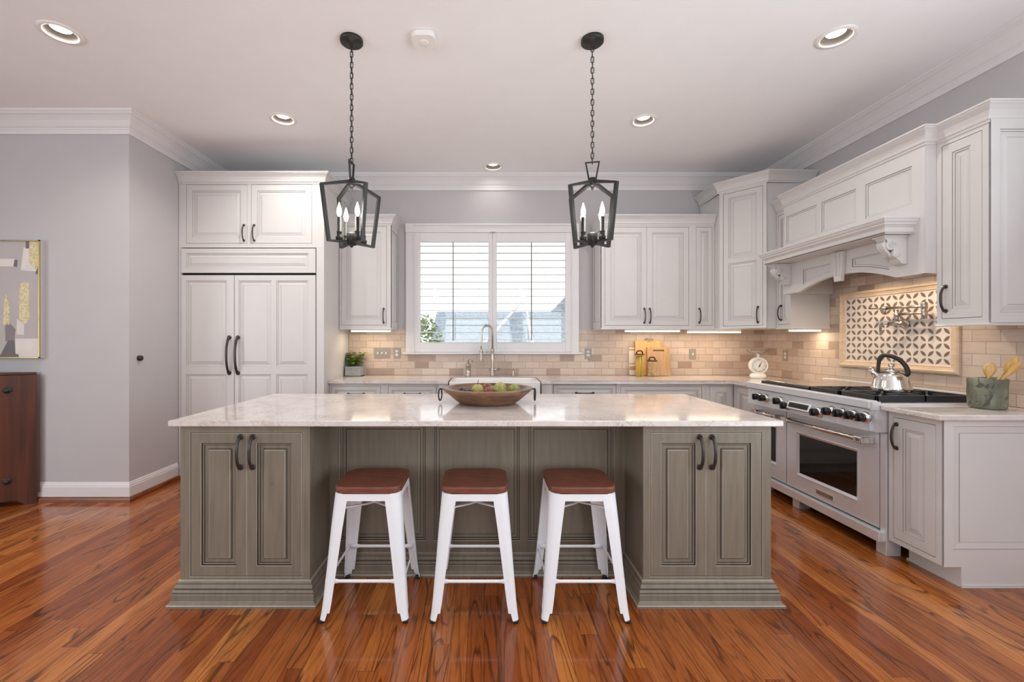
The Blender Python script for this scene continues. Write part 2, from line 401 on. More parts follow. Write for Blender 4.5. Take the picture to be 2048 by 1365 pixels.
def arc(c, r, a0, a1, n, plane='xz'):
    out = []
    for k in range(n + 1):
        a = math.radians(a0 + (a1 - a0) * k / n); u, v = r * math.cos(a), r * math.sin(a)
        out.append({'xz': (c[0] + u, c[1], c[2] + v), 'xy': (c[0] + u, c[1] + v, c[2]), 'yz': (c[0], c[1] + u, c[2] + v)}[plane])
    return out
# ================================================================== the setting
CZL, WX, WL, BY, LY = 3.14, 3.12, -2.88, 4.85, 3.53        # ceiling height, right wall, nook wall, back wall, left wall
DOWN = [(-2.52, 2.59), (2.126, 2.627), (-1.664, 3.602), (1.33, 3.627), (0.095, 4.588)]
mb = MB(); mb.box(-6.0, WX, -3.6, 5.0, -0.06, 0.0); struct(mb, 'floor', 'floor')
# ceiling with the holes of the downlights
mb = MB(); hs = 0.13
xs = sorted({-6.0, WX} | {x + s for x, y in DOWN for s in (-hs, hs)}); ys = sorted({-3.6, 5.0} | {y + s for x, y in DOWN for s in (-hs, hs)})
for a, b in zip(xs, xs[1:]):
    for c, d in zip(ys, ys[1:]):
        if any(abs((a + b) / 2 - x) < hs and abs((c + d) / 2 - y) < hs for x, y in DOWN): continue
        mb.face([(a, c, CZL), (b, c, CZL), (b, d, CZL), (a, d, CZL)])
for x, y in DOWN:
    N = 32
    def sq(k):
        a = 2 * PI * k / N; ca, sa = math.cos(a), math.sin(a); m = hs / max(abs(ca), abs(sa)); return (x + ca * m, y + sa * m, CZL)
    def ci(k):
        a = 2 * PI * k / N; return (x + 0.083 * math.cos(a), y + 0.083 * math.sin(a), CZL)
    for k in range(N): mb.face([sq(k), sq(k + 1), ci(k + 1), ci(k)])
bmesh.ops.remove_doubles(mb.bm, verts=mb.bm.verts, dist=1e-5)
struct(mb, 'ceiling', 'ceil')
mb = MB()                                                   # back wall round the window opening
for a, b, c, d in ((WL, -0.77, 0, CZL), (0.964, WX, 0, CZL), (-0.77, 0.964, 0, 1.17), (-0.77, 0.964, 2.50, CZL)): mb.box(a, b, BY, BY + 0.15, c, d)
struct(mb, 'wall_back', 'wall')
mb = MB(); mb.prism([(-6.0, LY), (WL, LY), (WL, 5.0), (WL - 0.12, 5.0), (WL - 0.12, LY + 0.12), (-6.0, LY + 0.12)], 0, CZL, 'xy'); struct(mb, 'wall_left', 'wall')
mb = MB(); e = -3.6
for a, b in OPEN_RIGHT: mb.box(WX, WX + 0.12, e, a, 0, CZL); mb.box(WX, WX + 0.12, a, b, 0, 0.4); mb.box(WX, WX + 0.12, a, b, 2.65, CZL); e = b
mb.box(WX, WX + 0.12, e, 5.0, 0, CZL); struct(mb, 'wall_right', 'wall')
mb = MB(); e = -6.0
for a, b in OPEN_REAR: mb.box(e, a, -3.72, -3.6, 0, CZL); mb.box(a, b, -3.72, -3.6, 0, 0.4); mb.box(a, b, -3.72, -3.6, 2.7, CZL); e = b
mb.box(e, WX, -3.72, -3.6, 0, CZL); struct(mb, 'wall_rear', 'wall_dim')
mb = MB(); e = -3.6
for a, b in OPEN_SIDE: mb.box(-6.12, -6.0, e, a, 0, CZL); mb.box(-6.12, -6.0, a, b, 0, 0.4); mb.box(-6.12, -6.0, a, b, 2.65, CZL); e = b
mb.box(-6.12, -6.0, e, LY, 0, CZL); struct(mb, 'wall_side', 'wall_dim')
# crown molding, baseboard, shoe
CROWN = [(0, -0.165), (0.012, -0.165), (0.014, -0.15), (0.018, -0.135), (0.022, -0.13), (0.022, -0.118), (0.03, -0.112), (0.038, -0.1), (0.055, -0.072), (0.078, -0.044), (0.092, -0.034), (0.092, -0.022), (0.1, -0.016), (0.104, -0.003), (0.104, 0), (0, 0)]
mb = MB(); mb.sweep([(-6.0, LY), (WL, LY), (WL, BY), (WX, BY), (WX, -3.6)], [(d, CZL - 0.0005 + z) for d, z in CROWN]); struct(mb, 'trim_1', 'trim')
BASE = [(0, 0.0), (0.016, 0.0), (0.016, 0.118), (0.013, 0.124), (0.013, 0.132), (0.008, 0.142), (0.006, 0.152), (0, 0.156)]
mb = MB(); mb.sweep([(-6.0, LY), (WL, LY), (WL, 4.08)], BASE); struct(mb, 'baseboard_left', 'trim')
mb = MB(); mb.sweep([(WX, 2.29), (WX, -3.6)], BASE); struct(mb, 'baseboard_right', 'trim')
mb = MB(); mb.sweep([(-6.0, LY - 0.0165), (WL + 0.0165, LY - 0.0165), (WL + 0.0165, 4.08)], [(0, 0), (0.019, 0), (0.018, 0.02), (0.012, 0.034), (0, 0.04)]); struct(mb, 'trim_2', 'shoe')
# backsplash tile on the back wall and the right wall
mb = MB()
for a, b, c, d in ((-1.505, -0.87, 0.916, 1.425), (1.054, WX, 0.916, 1.425), (-0.87, 1.054, 0.916, 1.165)): mb.box(a, b, BY - 0.01, BY - 0.0005, c, d)
struct(mb, 'trim_3', 'tile_x')
mb = MB(); mb.box(WX - 0.01, WX - 0.0005, 2.30, 2.66, 0.916, 1.425); mb.box(WX - 0.01, WX - 0.0005, 2.66, 3.92, 0.916, 1.90); mb.box(WX - 0.01, WX - 0.0005, 3.92, BY - 0.0105, 0.916, 1.43); struct(mb, 'trim_4', 'tile_y')

# window: casing, sill, sashes, glass, two plantation shutters
M['rod'] = paint('tilt rod backlit grey', rgb(128, 122, 118), 0.5, 0.05)  # rod is white; its backlit darkness is put into the grey
w = tag(thing('window_1', None, None, (0.097, BY, 1.17)), kind='structure'); ox, oz = -0.097, -1.17
mb = MB()
for s, a, b in ((-1, -0.868, -0.775), (1, 0.97, 1.052)):
    mb.box(a + ox, b + ox, -0.03, -0.0005, 1.17 + oz, 2.50 + oz, bev=0.003); mb.box((b if s < 0 else a) + ox - 0.007, (b if s < 0 else a) + ox + 0.007, -0.036, -0.001, 1.17 + oz, 2.5 + oz, bev=0.003)
    mb.box(a + ox - 0.004, b + ox + 0.004, -0.036, -0.0005, 2.50 + oz, 2.60 + oz, bev=0.003)
mb.box(-0.775 + ox, 0.97 + ox, -0.03, -0.0005, 2.505 + oz, 2.59 + oz, bev=0.003); mb.box(-0.78 + ox, 0.975 + ox, -0.042, -0.001, 2.575 + oz, 2.6 + oz, bev=0.004)
mb.box(-0.78 + ox, 0.975 + ox, -0.04, -0.001, 2.499 + oz, 2.515 + oz, bev=0.004)
mb.build('window_casing', 'trim', w)
mb = MB(); mb.sweep([(-0.89 + ox, 0), (-0.89 + ox, -0.045), (1.074 + ox, -0.045), (1.074 + ox, 0)], [(0, -0.022), (0.004, -0.02), (0.008, -0.012), (0.004, -0.002), (0, 0)]); mb.box(-0.89 + ox, 1.074 + ox, -0.045, -0.0005, -0.022, 0)
mb.build('window_sill', 'trim', w)
mb = MB()                                                   # jamb lining and sashes
for a, b in ((-0.77, -0.735), (0.929, 0.964), (0.072, 0.122)): mb.box(a + ox, b + ox, 0.07, 0.12, 0, 1.33)
mb.box(-0.77 + ox, 0.964 + ox, 0.07, 0.12, 0, 0.05); mb.box(-0.77 + ox, 0.964 + ox, 0.07, 0.12, 1.28, 1.33); pass
mb.build('window_sash', 'trim', w)
mb = MB(); mb.box(-0.735 + ox, 0.929 + ox, 0.094, 0.098, 0.03, 1.3); mb.build('window_glass', 'pane', w)
for k, (a, b, rod) in enumerate(((-0.768, 0.094, -0.339), (0.096, 0.962, 0.52))):
    mb = MB(); sl, sr = (0.062, 0.047) if k == 0 else (0.047, 0.062)
    mb.box(a + ox, a + sl + ox, -0.034, -0.004, 0.003, 1.328, bev=0.003); mb.box(b - sr + ox, b + ox, -0.034, -0.004, 0.003, 1.328, bev=0.003)
    mb.box(a + sl + ox, b - sr + ox, -0.034, -0.004, 0.003, 0.112, bev=0.003); mb.box(a + sl + ox, b - sr + ox, -0.034, -0.004, 1.222, 1.328, bev=0.003)
    sh = mb.build('shutter', 'trim', w)
    mb = MB()
    for i in range(14):
        z = 0.145 + i * 0.0797
        pts = [(-0.062 + 0.09 * u, z - 0.0045 * math.sin(PI * u) * sg) for sg, us in ((1, [0, .15, .35, .5, .65, .85, 1]), (-1, [.85, .65, .5, .35, .15])) for u in us]
        ang = math.radians(5); pts = [(-0.019 + (p + 0.019) * math.cos(ang) - (q - z) * math.sin(ang), z + (p + 0.019) * math.sin(ang) + (q - z) * math.cos(ang)) for p, q in pts]
        mb.prism(pts, a + sl + ox + 0.001, b - sr + ox - 0.001, 'yz')
    mb.build('louvers', 'trim', sh)
    mb = MB(); mb.box(rod + ox - 0.006, rod + ox + 0.006, -0.078, -0.066, 0.13, 1.21, bev=0.002); mb.build('tilt_rod', 'rod', sh)
mb = MB(); mb.box(0.065 + ox, 0.125 + ox, -0.045, -0.03, 1.325, 1.336, bev=0.002); mb.build('catch', 'nickel', w)

# outside the window: the yard, the neighbour's shingled roof, a fence and a shrub
M['shingle'] = paint('weathered blue grey shingle', rgb(150, 160, 170), 0.8, 0.25, 0.2, 14.0)
M['lawn'] = paint('lawn', rgb(120, 140, 92), 0.9, 0.3, 0.2, 9.0)
M['siding'] = paint('cream siding', rgb(236, 222, 206), 0.8, 0.05)
M['shrub'] = paint('shrub green', rgb(168, 182, 146), 0.7, 0.35, 0.3, 18.0)
mb = MB(); mb.box(-14, 16, 5.05, 30, -0.7, -0.6); struct(mb, 'ground_outside', 'lawn')
r = thing('neighbour_house', 'low house with blue grey shingle roof beyond the kitchen window', 'house', (1.0, 12, -0.6))
mb = MB(); mb.prism([(-2.7, 0), (3.2, 0), (3.2, 3.6), (1.0, 1.72), (-2.7, 1.72)], 0.2, 5.0, 'xz'); mb.build('house_wall', 'siding', r)
mb = MB(); n = 8
for i in range(n):
    z0, y0 = 1.62 + i * 0.145, -0.25 + i * 0.26
    mb.box(-2.5, 0.35, y0, y0 + 0.30, z0, z0 + 0.03, rot=Matrix.Rotation(math.radians(28), 3, 'X'), piv=(0, y0, z0))
    mb.box(0.4, 3.6, y0, y0 + 0.30, z0, z0 + 0.03, rot=Matrix.Rotation(math.radians(28), 3, 'X'), piv=(0, y0, z0))
mb.prism([(0.25, 1.9), (3.6, 1.9), (3.6, 4.35), (2.4, 4.1)], 1.9, 2.0, 'xz')
mb.build('roof', 'shingle', r)
mb = MB(); mb.tube([(-1.05, -0.35, 1.75), (0.05, 1.6, 2.95)], 0.045, 6); mb.box(0.3, 0.38, -0.3, 1.75, 1.6, 1.66, rot=Matrix.Rotation(math.radians(28), 3, 'X'), piv=(0, -0.3, 1.6)); mb.build('roof_flashing', 'trim', r)
def blob(name, label, cat, c, rad, n, mat, group=None):
    mb = MB()
    for i in range(n):
        v = Vector((random.gauss(0, 1), random.gauss(0, 1), random.gauss(0, 1))).normalized() * random.uniform(0.4, 1.0) ** 0.5
        p = Vector(c) + Vector((v.x * rad[0], v.y * rad[1], v.z * rad[2])); s = 0.06
        a = Vector((random.gauss(0, 1), random.gauss(0, 1), random.gauss(0, 1))).normalized(); b = a.cross(Vector((0.3, 0.5, 0.8))).normalized()
        mb.face([p - a * s, p + b * s * 0.5, p + a * s, p - b * s * 0.5])
    r = thing(name, label, cat, (c[0], c[1], -0.6), group=group)
    for v in mb.bm.verts: v.co -= Vector((c[0], c[1], -0.6))
    mb.build('foliage', mat, r, recalc=False)
    mb = MB(); mb.tube([(0, 0, 0), (0, 0, c[2] + 0.6)], 0.06, 8); mb.build('trunk', 'stem', r)
blob('garden_shrub', 'pale green shrub outside the window by the left shutter', 'shrub', (-1.35, 9.2, 1.0), (0.55, 0.5, 0.85), 1300, 'shrub')

# ================================================================== cabinet helpers
WST = [(0.002, 0.004, 1), (0.011, 0.005, 0), (0.0125, 0.009, 1), (0.016, 0.010, 0), (0.042, 0.004, 0), (0.0435, 0.005, 1), (0.045, 0.004, 0)]
WM = ['white', 'white_glaze']
IST = [(0.0018, 0.002, 2), (0.005, 0.008, 1), (0.012, 0.009, 0), (0.0145, 0.012, 1), (0.030, 0.0125, 0), (0.0325, 0.010, 1), (0.037, 0.004, 0), (0.039, 0.003, 2)]
IM = ['island', 'glaze', 'wear']
def face_frame(mb, x0, x1, z0, z1, opens, t=0.022, gap=0, y=0.0):
    """A frame front of thickness t with a pocket behind every opening."""
    mb.front(x0, x1, z0, z1, y, opens)
    for a, b in (((x0, z0), (x1, z0)), ((x1, z0), (x1, z1)), ((x1, z1), (x0, z1)), ((x0, z1), (x0, z0))):
        mb.face([(a[0], y, a[1]), (b[0], y, b[1]), (b[0], y + t, b[1]), (a[0], y + t, a[1])])
    for o in opens: mb.inset(o, y, [(0, t - 0.0005, gap)], gap)
def door_slab(o, panels=None, st=0.055, y=0.0, t=0.02, gap=0.003, steps=WST, rim=0, edge=None, st_top=None):
    mb = MB(); x0, x1, z0, z1 = o[0] + gap, o[1] - gap, o[2] + gap, o[3] - gap
    st_top = st_top or st
    panels = panels or [(x0 + st, x1 - st, z0 + st_top, z1 - st_top)]
    e = edge if edge else 0.0015; em = rim
    mb.front(x0 + e, x1 - e, z0 + e, z1 - e, y, panels)
    def R(i, dy): return [(x0 + i, y + dy, z0 + i), (x1 - i, y + dy, z0 + i), (x1 - i, y + dy, z1 - i), (x0 + i, y + dy, z1 - i)]
    mb.rects([(R(e, 0), em), (R(0, e), em), (R(0, t), 0)], 0)
    for p in panels: mb.inset(p, y, steps)
    return mb
def pull(mb, x, z, L=0.14, axis='z', r=0.0058, y=0.0, out=0.032):
    n = 16; pts = [(L / 2, 0.0)]
    for k in range(n + 1):
        t = 1 - 2 * k / n; pts.append((t * L / 2 * (1.0 if abs(t) < 1 else 1), -(0.012 + (out - 0.012) * (1 - abs(t) ** 2.6))))
    pts.append((-L / 2, 0.0)); rad = [r * 1.25] + [r * (1.3 if abs(1 - 2 * k / n) > 0.9 else 1.0) for k in range(n + 1)] + [r * 1.25]
    path = [((x, y + d, z + u) if axis == 'z' else (x + u, y + d, z)) for u, d in pts]
    mb.tube(path, rad, 10)
    for s in (1, -1):
        c = (x, y, z + s * L / 2) if axis == 'z' else (x + s * L / 2, y, z)
        mb.lathe([(r * 1.9, 0), (r * 1.9, -0.003), (r * 1.3, -0.006)], 14, c, axis='y')
def add_door(root, o, handle=None, name='door', mats=WM, hm='bronze', hname='handle', **kw):
    d = door_slab(o, **kw).build(name, mats, root)
    if handle:
        mb = MB(); pull(mb, handle[0], handle[1], *handle[2:]); mb.build(hname, hm, d)
    return d
CC = [(0, -0.10), (0.006, -0.10), (0.007, -0.088), (0.014, -0.083), (0.017, -0.066), (0.028, -0.042), (0.046, -0.022), (0.053, -0.018), (0.053, -0.012), (0.06, -0.009), (0.06, 0), (0, 0)]
def crown(root, path, ztop, mats='white', k=1.0, closed=False):
    mb = MB(); mb.sweep(path, [(d * k, ztop + z * k) for d, z in CC], closed=closed); return mb.build('crown', mats, root)
RAIL = [(0, 0), (0, -0.016), (0.010, -0.016), (0.012, -0.010), (0.008, -0.006), (0.006, 0)]
def rail(root, path, z):
    mb = MB(); mb.sweep(path, [(d, z + h) for d, h in RAIL]); return mb.build('light_rail', 'white', root)

# ---------------- panelled refrigerator and its surround
r = thing('fridge_surround', 'tall white cabinet enclosing the panelled refrigerator, with two doors on top', 'cabinet', (-2.876, 4.10, 0))
Wd = 1.368; L0 = -2.876
def X(v): return v - L0
mb = MB()
up = [(X(-2.807), X(-2.232), 2.218, 2.774), (X(-2.196), X(-1.621), 2.218, 2.774)]
face_frame(mb, 0, Wd, 2.18, 2.80, up)
mb.box(0, X(-2.856), 0, 0.022, 0, 2.18); mb.box(X(-1.581), Wd, 0, 0.022, 0, 2.18, bev=0.002)
mb.box(0, X(-2.858), 0.022, 0.74, 0, 2.80); mb.box(X(-1.579), Wd, 0.022, 0.74, 0, 2.80); mb.box(X(-2.858), X(-1.579), 0.022, 0.74, 2.18, 2.86)
mb.build('carcass', 'white', r)
for k, o in enumerate(up): add_door(r, o, ((X(-2.262) if k == 0 else X(-2.166)), 2.318, 0.145))
crown(r, [(0, 0), (Wd, 0), (Wd, 0.74)], 2.88)
f = thing('refrigerator', 'built-in refrigerator behind white panelled doors with two long dark pulls', 'refrigerator', (-2.852, 4.092, 0)); L0 = -2.852
mb = MB(); mb.box(0.006, X(-1.585), 0.025, 0.70, 0.02, 2.172); mb.build('body', 'dark', f)
mb = door_slab((X(-2.852), X(-1.585), 1.938, 2.172), [(X(-2.80), X(-1.65), 1.985, 2.125)], gap=0.002); mb.build('grille_panel', WM, f)
d = door_slab((X(-2.852), X(-2.351), 0.11, 1.92), [(X(-2.80), X(-2.42), 1.06, 1.868), (X(-2.80), X(-2.42), 0.20, 0.985)], gap=0.002).build('door', WM, f)
mb = MB(); pull(mb, X(-2.396), 1.165, 0.335, 'z', 0.0105, 0, 0.05); mb.build('handle', 'bronze', d)
d = door_slab((X(-2.349), X(-1.585), 0.11, 1.92), [(a, b, c, e) for a, b in ((X(-2.307), X(-1.999)), (X(-1.953), X(-1.655))) for c, e in ((1.06, 1.868), (0.20, 0.985))], gap=0.002).build('door', WM, f)
mb = MB(); pull(mb, X(-2.315), 1.165, 0.335, 'z', 0.0105, 0, 0.05); mb.build('handle', 'bronze', d)
mb = MB(); mb.box(0.01, X(-1.59), 0.03, 0.06, 0, 0.10); mb.build('toe_grille', 'white', f)

# ---------------- wall cabinet left of the window
r = thing('wall_cabinet', 'white single-door wall cabinet between refrigerator and window', 'cabinet', (-1.502, 4.52, 0)); L0 = -1.502
Wd = X(-0.969); dr = (X(-1.485), X(-1.012), 1.46, 2.49)
mb = MB(); face_frame(mb, 0, Wd, 1.432, 2.53, [dr]); mb.box(0, Wd, 0.022, 0.318, 1.432, 2.59); mb.build('carcass', 'white', r)
add_door(r, dr, (X(-1.043), 1.56, 0.145))
mb = MB(); mb.front(0, 0.318, 1.432, 2.53, 0, [(0.05, 0.27, 1.50, 2.46)]); mb.inset((0.05, 0.27, 1.50, 2.46), 0, [(0.004, 0.006, 1), (0.02, 0.006, 0), (0.03, 0.002, 0)])
for v in mb.bm.verts: v.co = Vector((Wd + 0.0085 - v.co.y, v.co.x, v.co.z))
mb.build('side_panel', WM, r)
crown(r, [(0.002, 0), (Wd, 0), (Wd, 0.318)], 2.60); rail(r, [(0.002, 0), (Wd, 0), (Wd, 0.318)], 1.432)

# ---------------- wall cabinets right of the window
r = thing('wall_cabinet', 'wide white three-door wall cabinet right of the window', 'cabinet', (1.221, 4.52, 0)); L0 = 1.221
Wd = X(2.397); op = [(X(1.254), X(2.130), 1.457, 2.482), (X(2.203), X(2.372), 1.457, 2.482)]
mb = MB(); face_frame(mb, 0, Wd, 1.432, 2.53, op); mb.box(0, Wd, 0.022, 0.318, 1.432, 2.59); mb.build('carcass', 'white', r)
c = op[0]; m_ = X(1.6915)
add_door(r, (c[0], m_ + 0.002, c[2], c[3]), (X(1.665), 1.56, 0.145)); add_door(r, (m_ - 0.002, c[1], c[2], c[3]), (X(1.722), 1.56, 0.145))
add_door(r, op[1], (X(2.236), 1.56, 0.145), st=0.042)
mb = MB(); mb.front(0, 0.318, 1.432, 2.53, 0, [(0.05, 0.27, 1.50, 2.46)]); mb.inset((0.05, 0.27, 1.50, 2.46), 0, [(0.004, 0.006, 1), (0.02, 0.006, 0), (0.03, 0.002, 0)])
for v in mb.bm.verts: v.co = Vector((-0.0085 + v.co.y, 0.318 - v.co.x, v.co.z))
mb.build('side_panel', WM, r)
crown(r, [(0, 0.318), (0, 0), (Wd, 0)], 2.60); rail(r, [(0, 0.318), (0, 0), (Wd, 0)], 1.432)

# ---------------- diagonal corner cabinet
A, B = Vector((2.40, 4.42)), Vector((2.67, 4.10)); dv = B - A; ln = dv.length; ang = math.atan2(dv.y, dv.x)
r = thing('corner_cabinet', 'tall white diagonal corner wall cabinet with one two-panel door', 'cabinet', (A.x, A.y, 0), ang)
def LC(p):
    q = Vector(p) - A; return (q.x * math.cos(-ang) - q.y * math.sin(-ang), q.x * math.sin(-ang) + q.y * math.cos(-ang))
WXi, BYi = WX - 0.012, BY - 0.012
foot = [LC(p) for p in ((2.40, BYi), (2.40, 4.42), (2.67, 4.10), (WXi, 4.10), (WXi, BYi))]
mb = MB(); mb.prism(foot, 1.42, 2.87, 'xy'); dr = (0.035, ln - 0.03, 1.445, 2.772)
face_frame(mb, 0, ln, 1.42, 2.80, [dr], y=-0.022); mb.build('carcass', 'white', r)
d = add_door(r, dr, (ln - 0.072, 1.55, 0.145, 'z', 0.0058, -0.022), panels=[(0.088, ln - 0.083, 2.118, 2.72), (0.088, ln - 0.083, 1.498, 2.07)], y=-0.021)
crown(r, [foot[0], (foot[1][0] - 0.012, -0.022), (ln + 0.012, -0.022), foot[3]], 2.89); rail(r, [(0, -0.022), (ln, -0.022)], 1.436)

# ---------------- right wall: narrow cabinet, hood, near cabinet (local x runs towards the room, local y towards the wall)
r = thing('wall_cabinet', 'narrow white wall cabinet squeezed between corner cabinet and range hood', 'cabinet', (2.757, 4.096, 0), -PI / 2)
dp = WXi - 2.757; dr = (0.018, 0.165, 1.45, 2.47)
mb = MB(); face_frame(mb, 0, 0.186, 1.424, 2.52, [dr]); mb.box(0, 0.186, 0.022, dp, 1.424, 2.58); mb.build('carcass', 'white', r)
add_door(r, dr, (0.06, 1.56, 0.13), st=0.034); crown(r, [(0.0, 0), (0.186, 0)], 2.60); rail(r, [(0, 0), (0.186, 0), (0.186, dp)], 1.424)

HX, HY = 2.69, 3.905
r = thing('range_hood', 'white mantel range hood with arched apron and carved brackets above the range', 'range hood', (HX, HY, 0), -PI / 2)
hw = HY - 2.6535; hd = WXi - HX; fa, ka0, ka1, na = HY - 3.713, HY - 3.335, HY - 3.225, HY - 2.843; cx = (fa + na) / 2; hh = (na - fa) / 2
def zb(x): return 1.717 + (0.088 * (1 - ((x - cx) / hh) ** 2) if fa < x < na else 0)
mb = MB()
ups = [(HY - 3.87, HY - 3.516), (HY - 3.467, HY - 3.146), (HY - 3.069, HY - 2.735)]; ups = [(a, b, 2.165, 2.405) for a, b in ups]
mb.front(0, hw, 1.99, 2.53, 0, ups)
for o in ups: mb.inset(o, 0, [(0.003, 0.005, 1), (0.012, 0.006, 0), (0.014, 0.010, 1), (0.018, 0.010, 0), (0.034, 0.012, 0)])
zt = 1.99
for a, b in ((fa, ka0), (ka1, na)):                         # the two arched recessed panels of the apron
    n = 16; xsn = [a + (b - a) * k / n for k in range(n + 1)]
    out = [(x, 0, zb(min(max(x, fa + 1e-6), na - 1e-6))) for x in xsn] + [(b, 0, zt), (a, 0, zt)]
    def loop(m, mz, dy):
        xi = [a + m + (b - a - 2 * m) * k / n for k in range(n + 1)]
        return [(x, dy, zb(x) + mz) for x in xi] + [(b - m, dy, zt - 0.065 - m * 0.5), (a + m, dy, zt - 0.065 - m * 0.5)]
    mb.rects([(out, 0), (loop(0.045, 0.04, 0), 0), (loop(0.049, 0.044, 0.006), 1), (loop(0.06, 0.055, 0.007), 0), (loop(0.062, 0.057, 0.010), 1), (loop(0.075, 0.068, 0.010), 0)])
    for k in range(n): mb.face([out[k], out[k + 1], (xsn[k + 1], 0.03, out[k + 1][2]), (xsn[k], 0.03, out[k][2])])
n = 8; xsn = [ka0 + (ka1 - ka0) * k / n for k in range(n + 1)]
mb.face([(x, 0, zb(x)) for x in xsn] + [(ka1, 0, zt), (ka0, 0, zt)])
for k in range(n): mb.face([(xsn[k], 0, zb(xsn[k])), (xsn[k + 1], 0, zb(xsn[k + 1])), (xsn[k + 1], 0.03, zb(xsn[k + 1])), (xsn[k], 0.03, zb(xsn[k]))])
for a, b in ((0, fa), (na, hw)): mb.face([(a, 0, 1.717), (b, 0, 1.717), (b, 0, zt), (a, 0, zt)])
mb.box(0.001, 0.03, 0.001, hd, 1.717, 1.99); mb.box(hw - 0.03, hw - 0.001, 0.001, hd, 1.717, 1.99)
mb.box(0.0, fa, 0.0012, 0.03, 1.717, 1.99); mb.box(na, hw, 0.0012, 0.03, 1.717, 1.99)
mb.box(0, hw, 0.03, hd, 1.88, 2.59); mb.box(hw - 0.025, hw, 0.001, 0.03, 1.99, 2.529); mb.box(0, 0.025, 0.001, 0.03, 1.99, 2.529); mb.box(0, hw, 0.001, 0.03, 2.50, 2.59)
mb.build('hood_body', WM, r)
crown(r, [(0, 0), (hw, 0), (hw, 0.06)], 2.60)
MAN = [(-0.20, -0.10), (-0.02, -0.10), (-0.02, -0.094), (-0.012, -0.09), (-0.012, -0.082), (-0.022, -0.076), (-0.02, -0.062), (-0.008, -0.05), (0.0, -0.046), (0.0, -0.036), (0.006, -0.032), (0.012, -0.022), (0.012, -0.016), (0.018, -0.012), (0.018, 0), (-0.20, 0)]
mb = MB(); x0, x1, ym = HY - 3.90, HY - 2.70, -0.205
mb.sweep([(x0, 0.0), (x0, ym), (x1, ym), (x1, 0.0)], [(d if d > -0.19 else 0 if False else max(d, -0.03), 2.075 + z) for d, z in MAN]); mb.box(x0 + 0.02, x1 - 0.02, ym + 0.02, -0.001, 1.977, 2.073)
mb.build('mantel_shelf', 'white', r)
mb = MB(); kz = 0.012
mb.prism([(ka0 + 0.022, 1.75), (ka1 - 0.022, 1.75), (ka1 - 0.002, 1.972), (ka0 + 0.002, 1.972)], -0.028, -0.0005, 'xz', bev=0.004)
for s in (-0.014, 0.014): mb.prism([((ka0 + ka1) / 2 + s - 0.006, 1.79), ((ka0 + ka1) / 2 + s + 0.006, 1.79), ((ka0 + ka1) / 2 + s * 1.25 + 0.007, 1.955), ((ka0 + ka1) / 2 + s * 1.25 - 0.007, 1.955)], -0.034, -0.027, 'xz', bev=0.002)
mb.build('keystone', 'white', r)
def corbel(xc):
    mb = MB(); h = 0.20; z1 = 1.976; w2 = 0.036
    side = [(-0.0005, z1), (-0.148, z1), (-0.15, z1 - 0.012), (-0.14, z1 - 0.02), (-0.132, z1 - 0.034)]
    for k in range(9):
        t_ = k / 8; a = math.radians(60 - 200 * t_); side.append((-0.098 - 0.036 * math.cos(a), z1 - 0.062 + 0.034 * math.sin(a)))
    side += [(-0.084, z1 - 0.10), (-0.09, z1 - 0.112), (-0.088, z1 - 0.13), (-0.074, z1 - 0.144), (-0.058, z1 - 0.148), (-0.05, z1 - 0.165), (-0.036, z1 - 0.18), (-0.016, z1 - 0.186), (-0.0005, z1 - 0.182)]
    mb.prism(side, xc - w2, xc + w2, 'yz', bev=0.005)
    mb.box(xc - 0.045, xc + 0.045, -0.155, -0.0005, z1 - 0.014, z1 - 0.0005, bev=0.004)
    for s in (-1, 1):                                       # scrolls on the cheeks and the leaf down the front
        for cy, cz_, rr in ((-0.098, z1 - 0.062, 0.026), (-0.06, z1 - 0.128, 0.016)):
            p = []
            for k in range(26):
                a = k / 25 * 2 * PI * 1.6; q = rr * (1 - 0.72 * k / 25); p.append((xc + s * (w2 + 0.001), cy + q * math.cos(a), cz_ + q * math.sin(a)))
            mb.tube(p, 0.0038, 6)
            mb.lathe([(0.006, 0), (0.006, 0.004), (0.003, 0.007), (0, 0.007)] if s > 0 else [(0.006, 0), (0.006, -0.004), (0.003, -0.007), (0, -0.007)], 12, (xc + s * w2, cy, cz_), axis='x')
    for k, dx in enumerate((-0.018, 0, 0.018)):
        mb.tube([(xc + dx * 1.2, -0.128, z1 - 0.03), (xc + dx, -0.138, z1 - 0.055), (xc + dx * 0.9, -0.126, z1 - 0.085), (xc + dx * 0.7, -0.098, z1 - 0.115), (xc + dx * 0.4, -0.08, z1 - 0.145)], [0.006, 0.011, 0.01, 0.009, 0.005], 8)
    mb.build('corbel', 'white', r)
corbel(0.06); corbel(HY - 2.80)
mb = MB(); mb.box(0.032, hw - 0.032, 0.035, hd - 0.005, 1.862, 1.879); mb.build('hood_liner', 'steel', r)
for xx in (HY - 3.35, HY - 2.95):
    mb = MB(); mb.lathe([(0.034, 1.861), (0.034, 1.852), (0.0, 1.852)], 20, (xx, 0.14, 0)); o = mb.build('hood_lamp', 'strip', r)
    area('hood_light', (xx, 0.14, 1.846), (0, 0, 0), 0.06, 0.06, 2.6, (1, 0.80, 0.56), 'DISK', PI * 0.8, o)

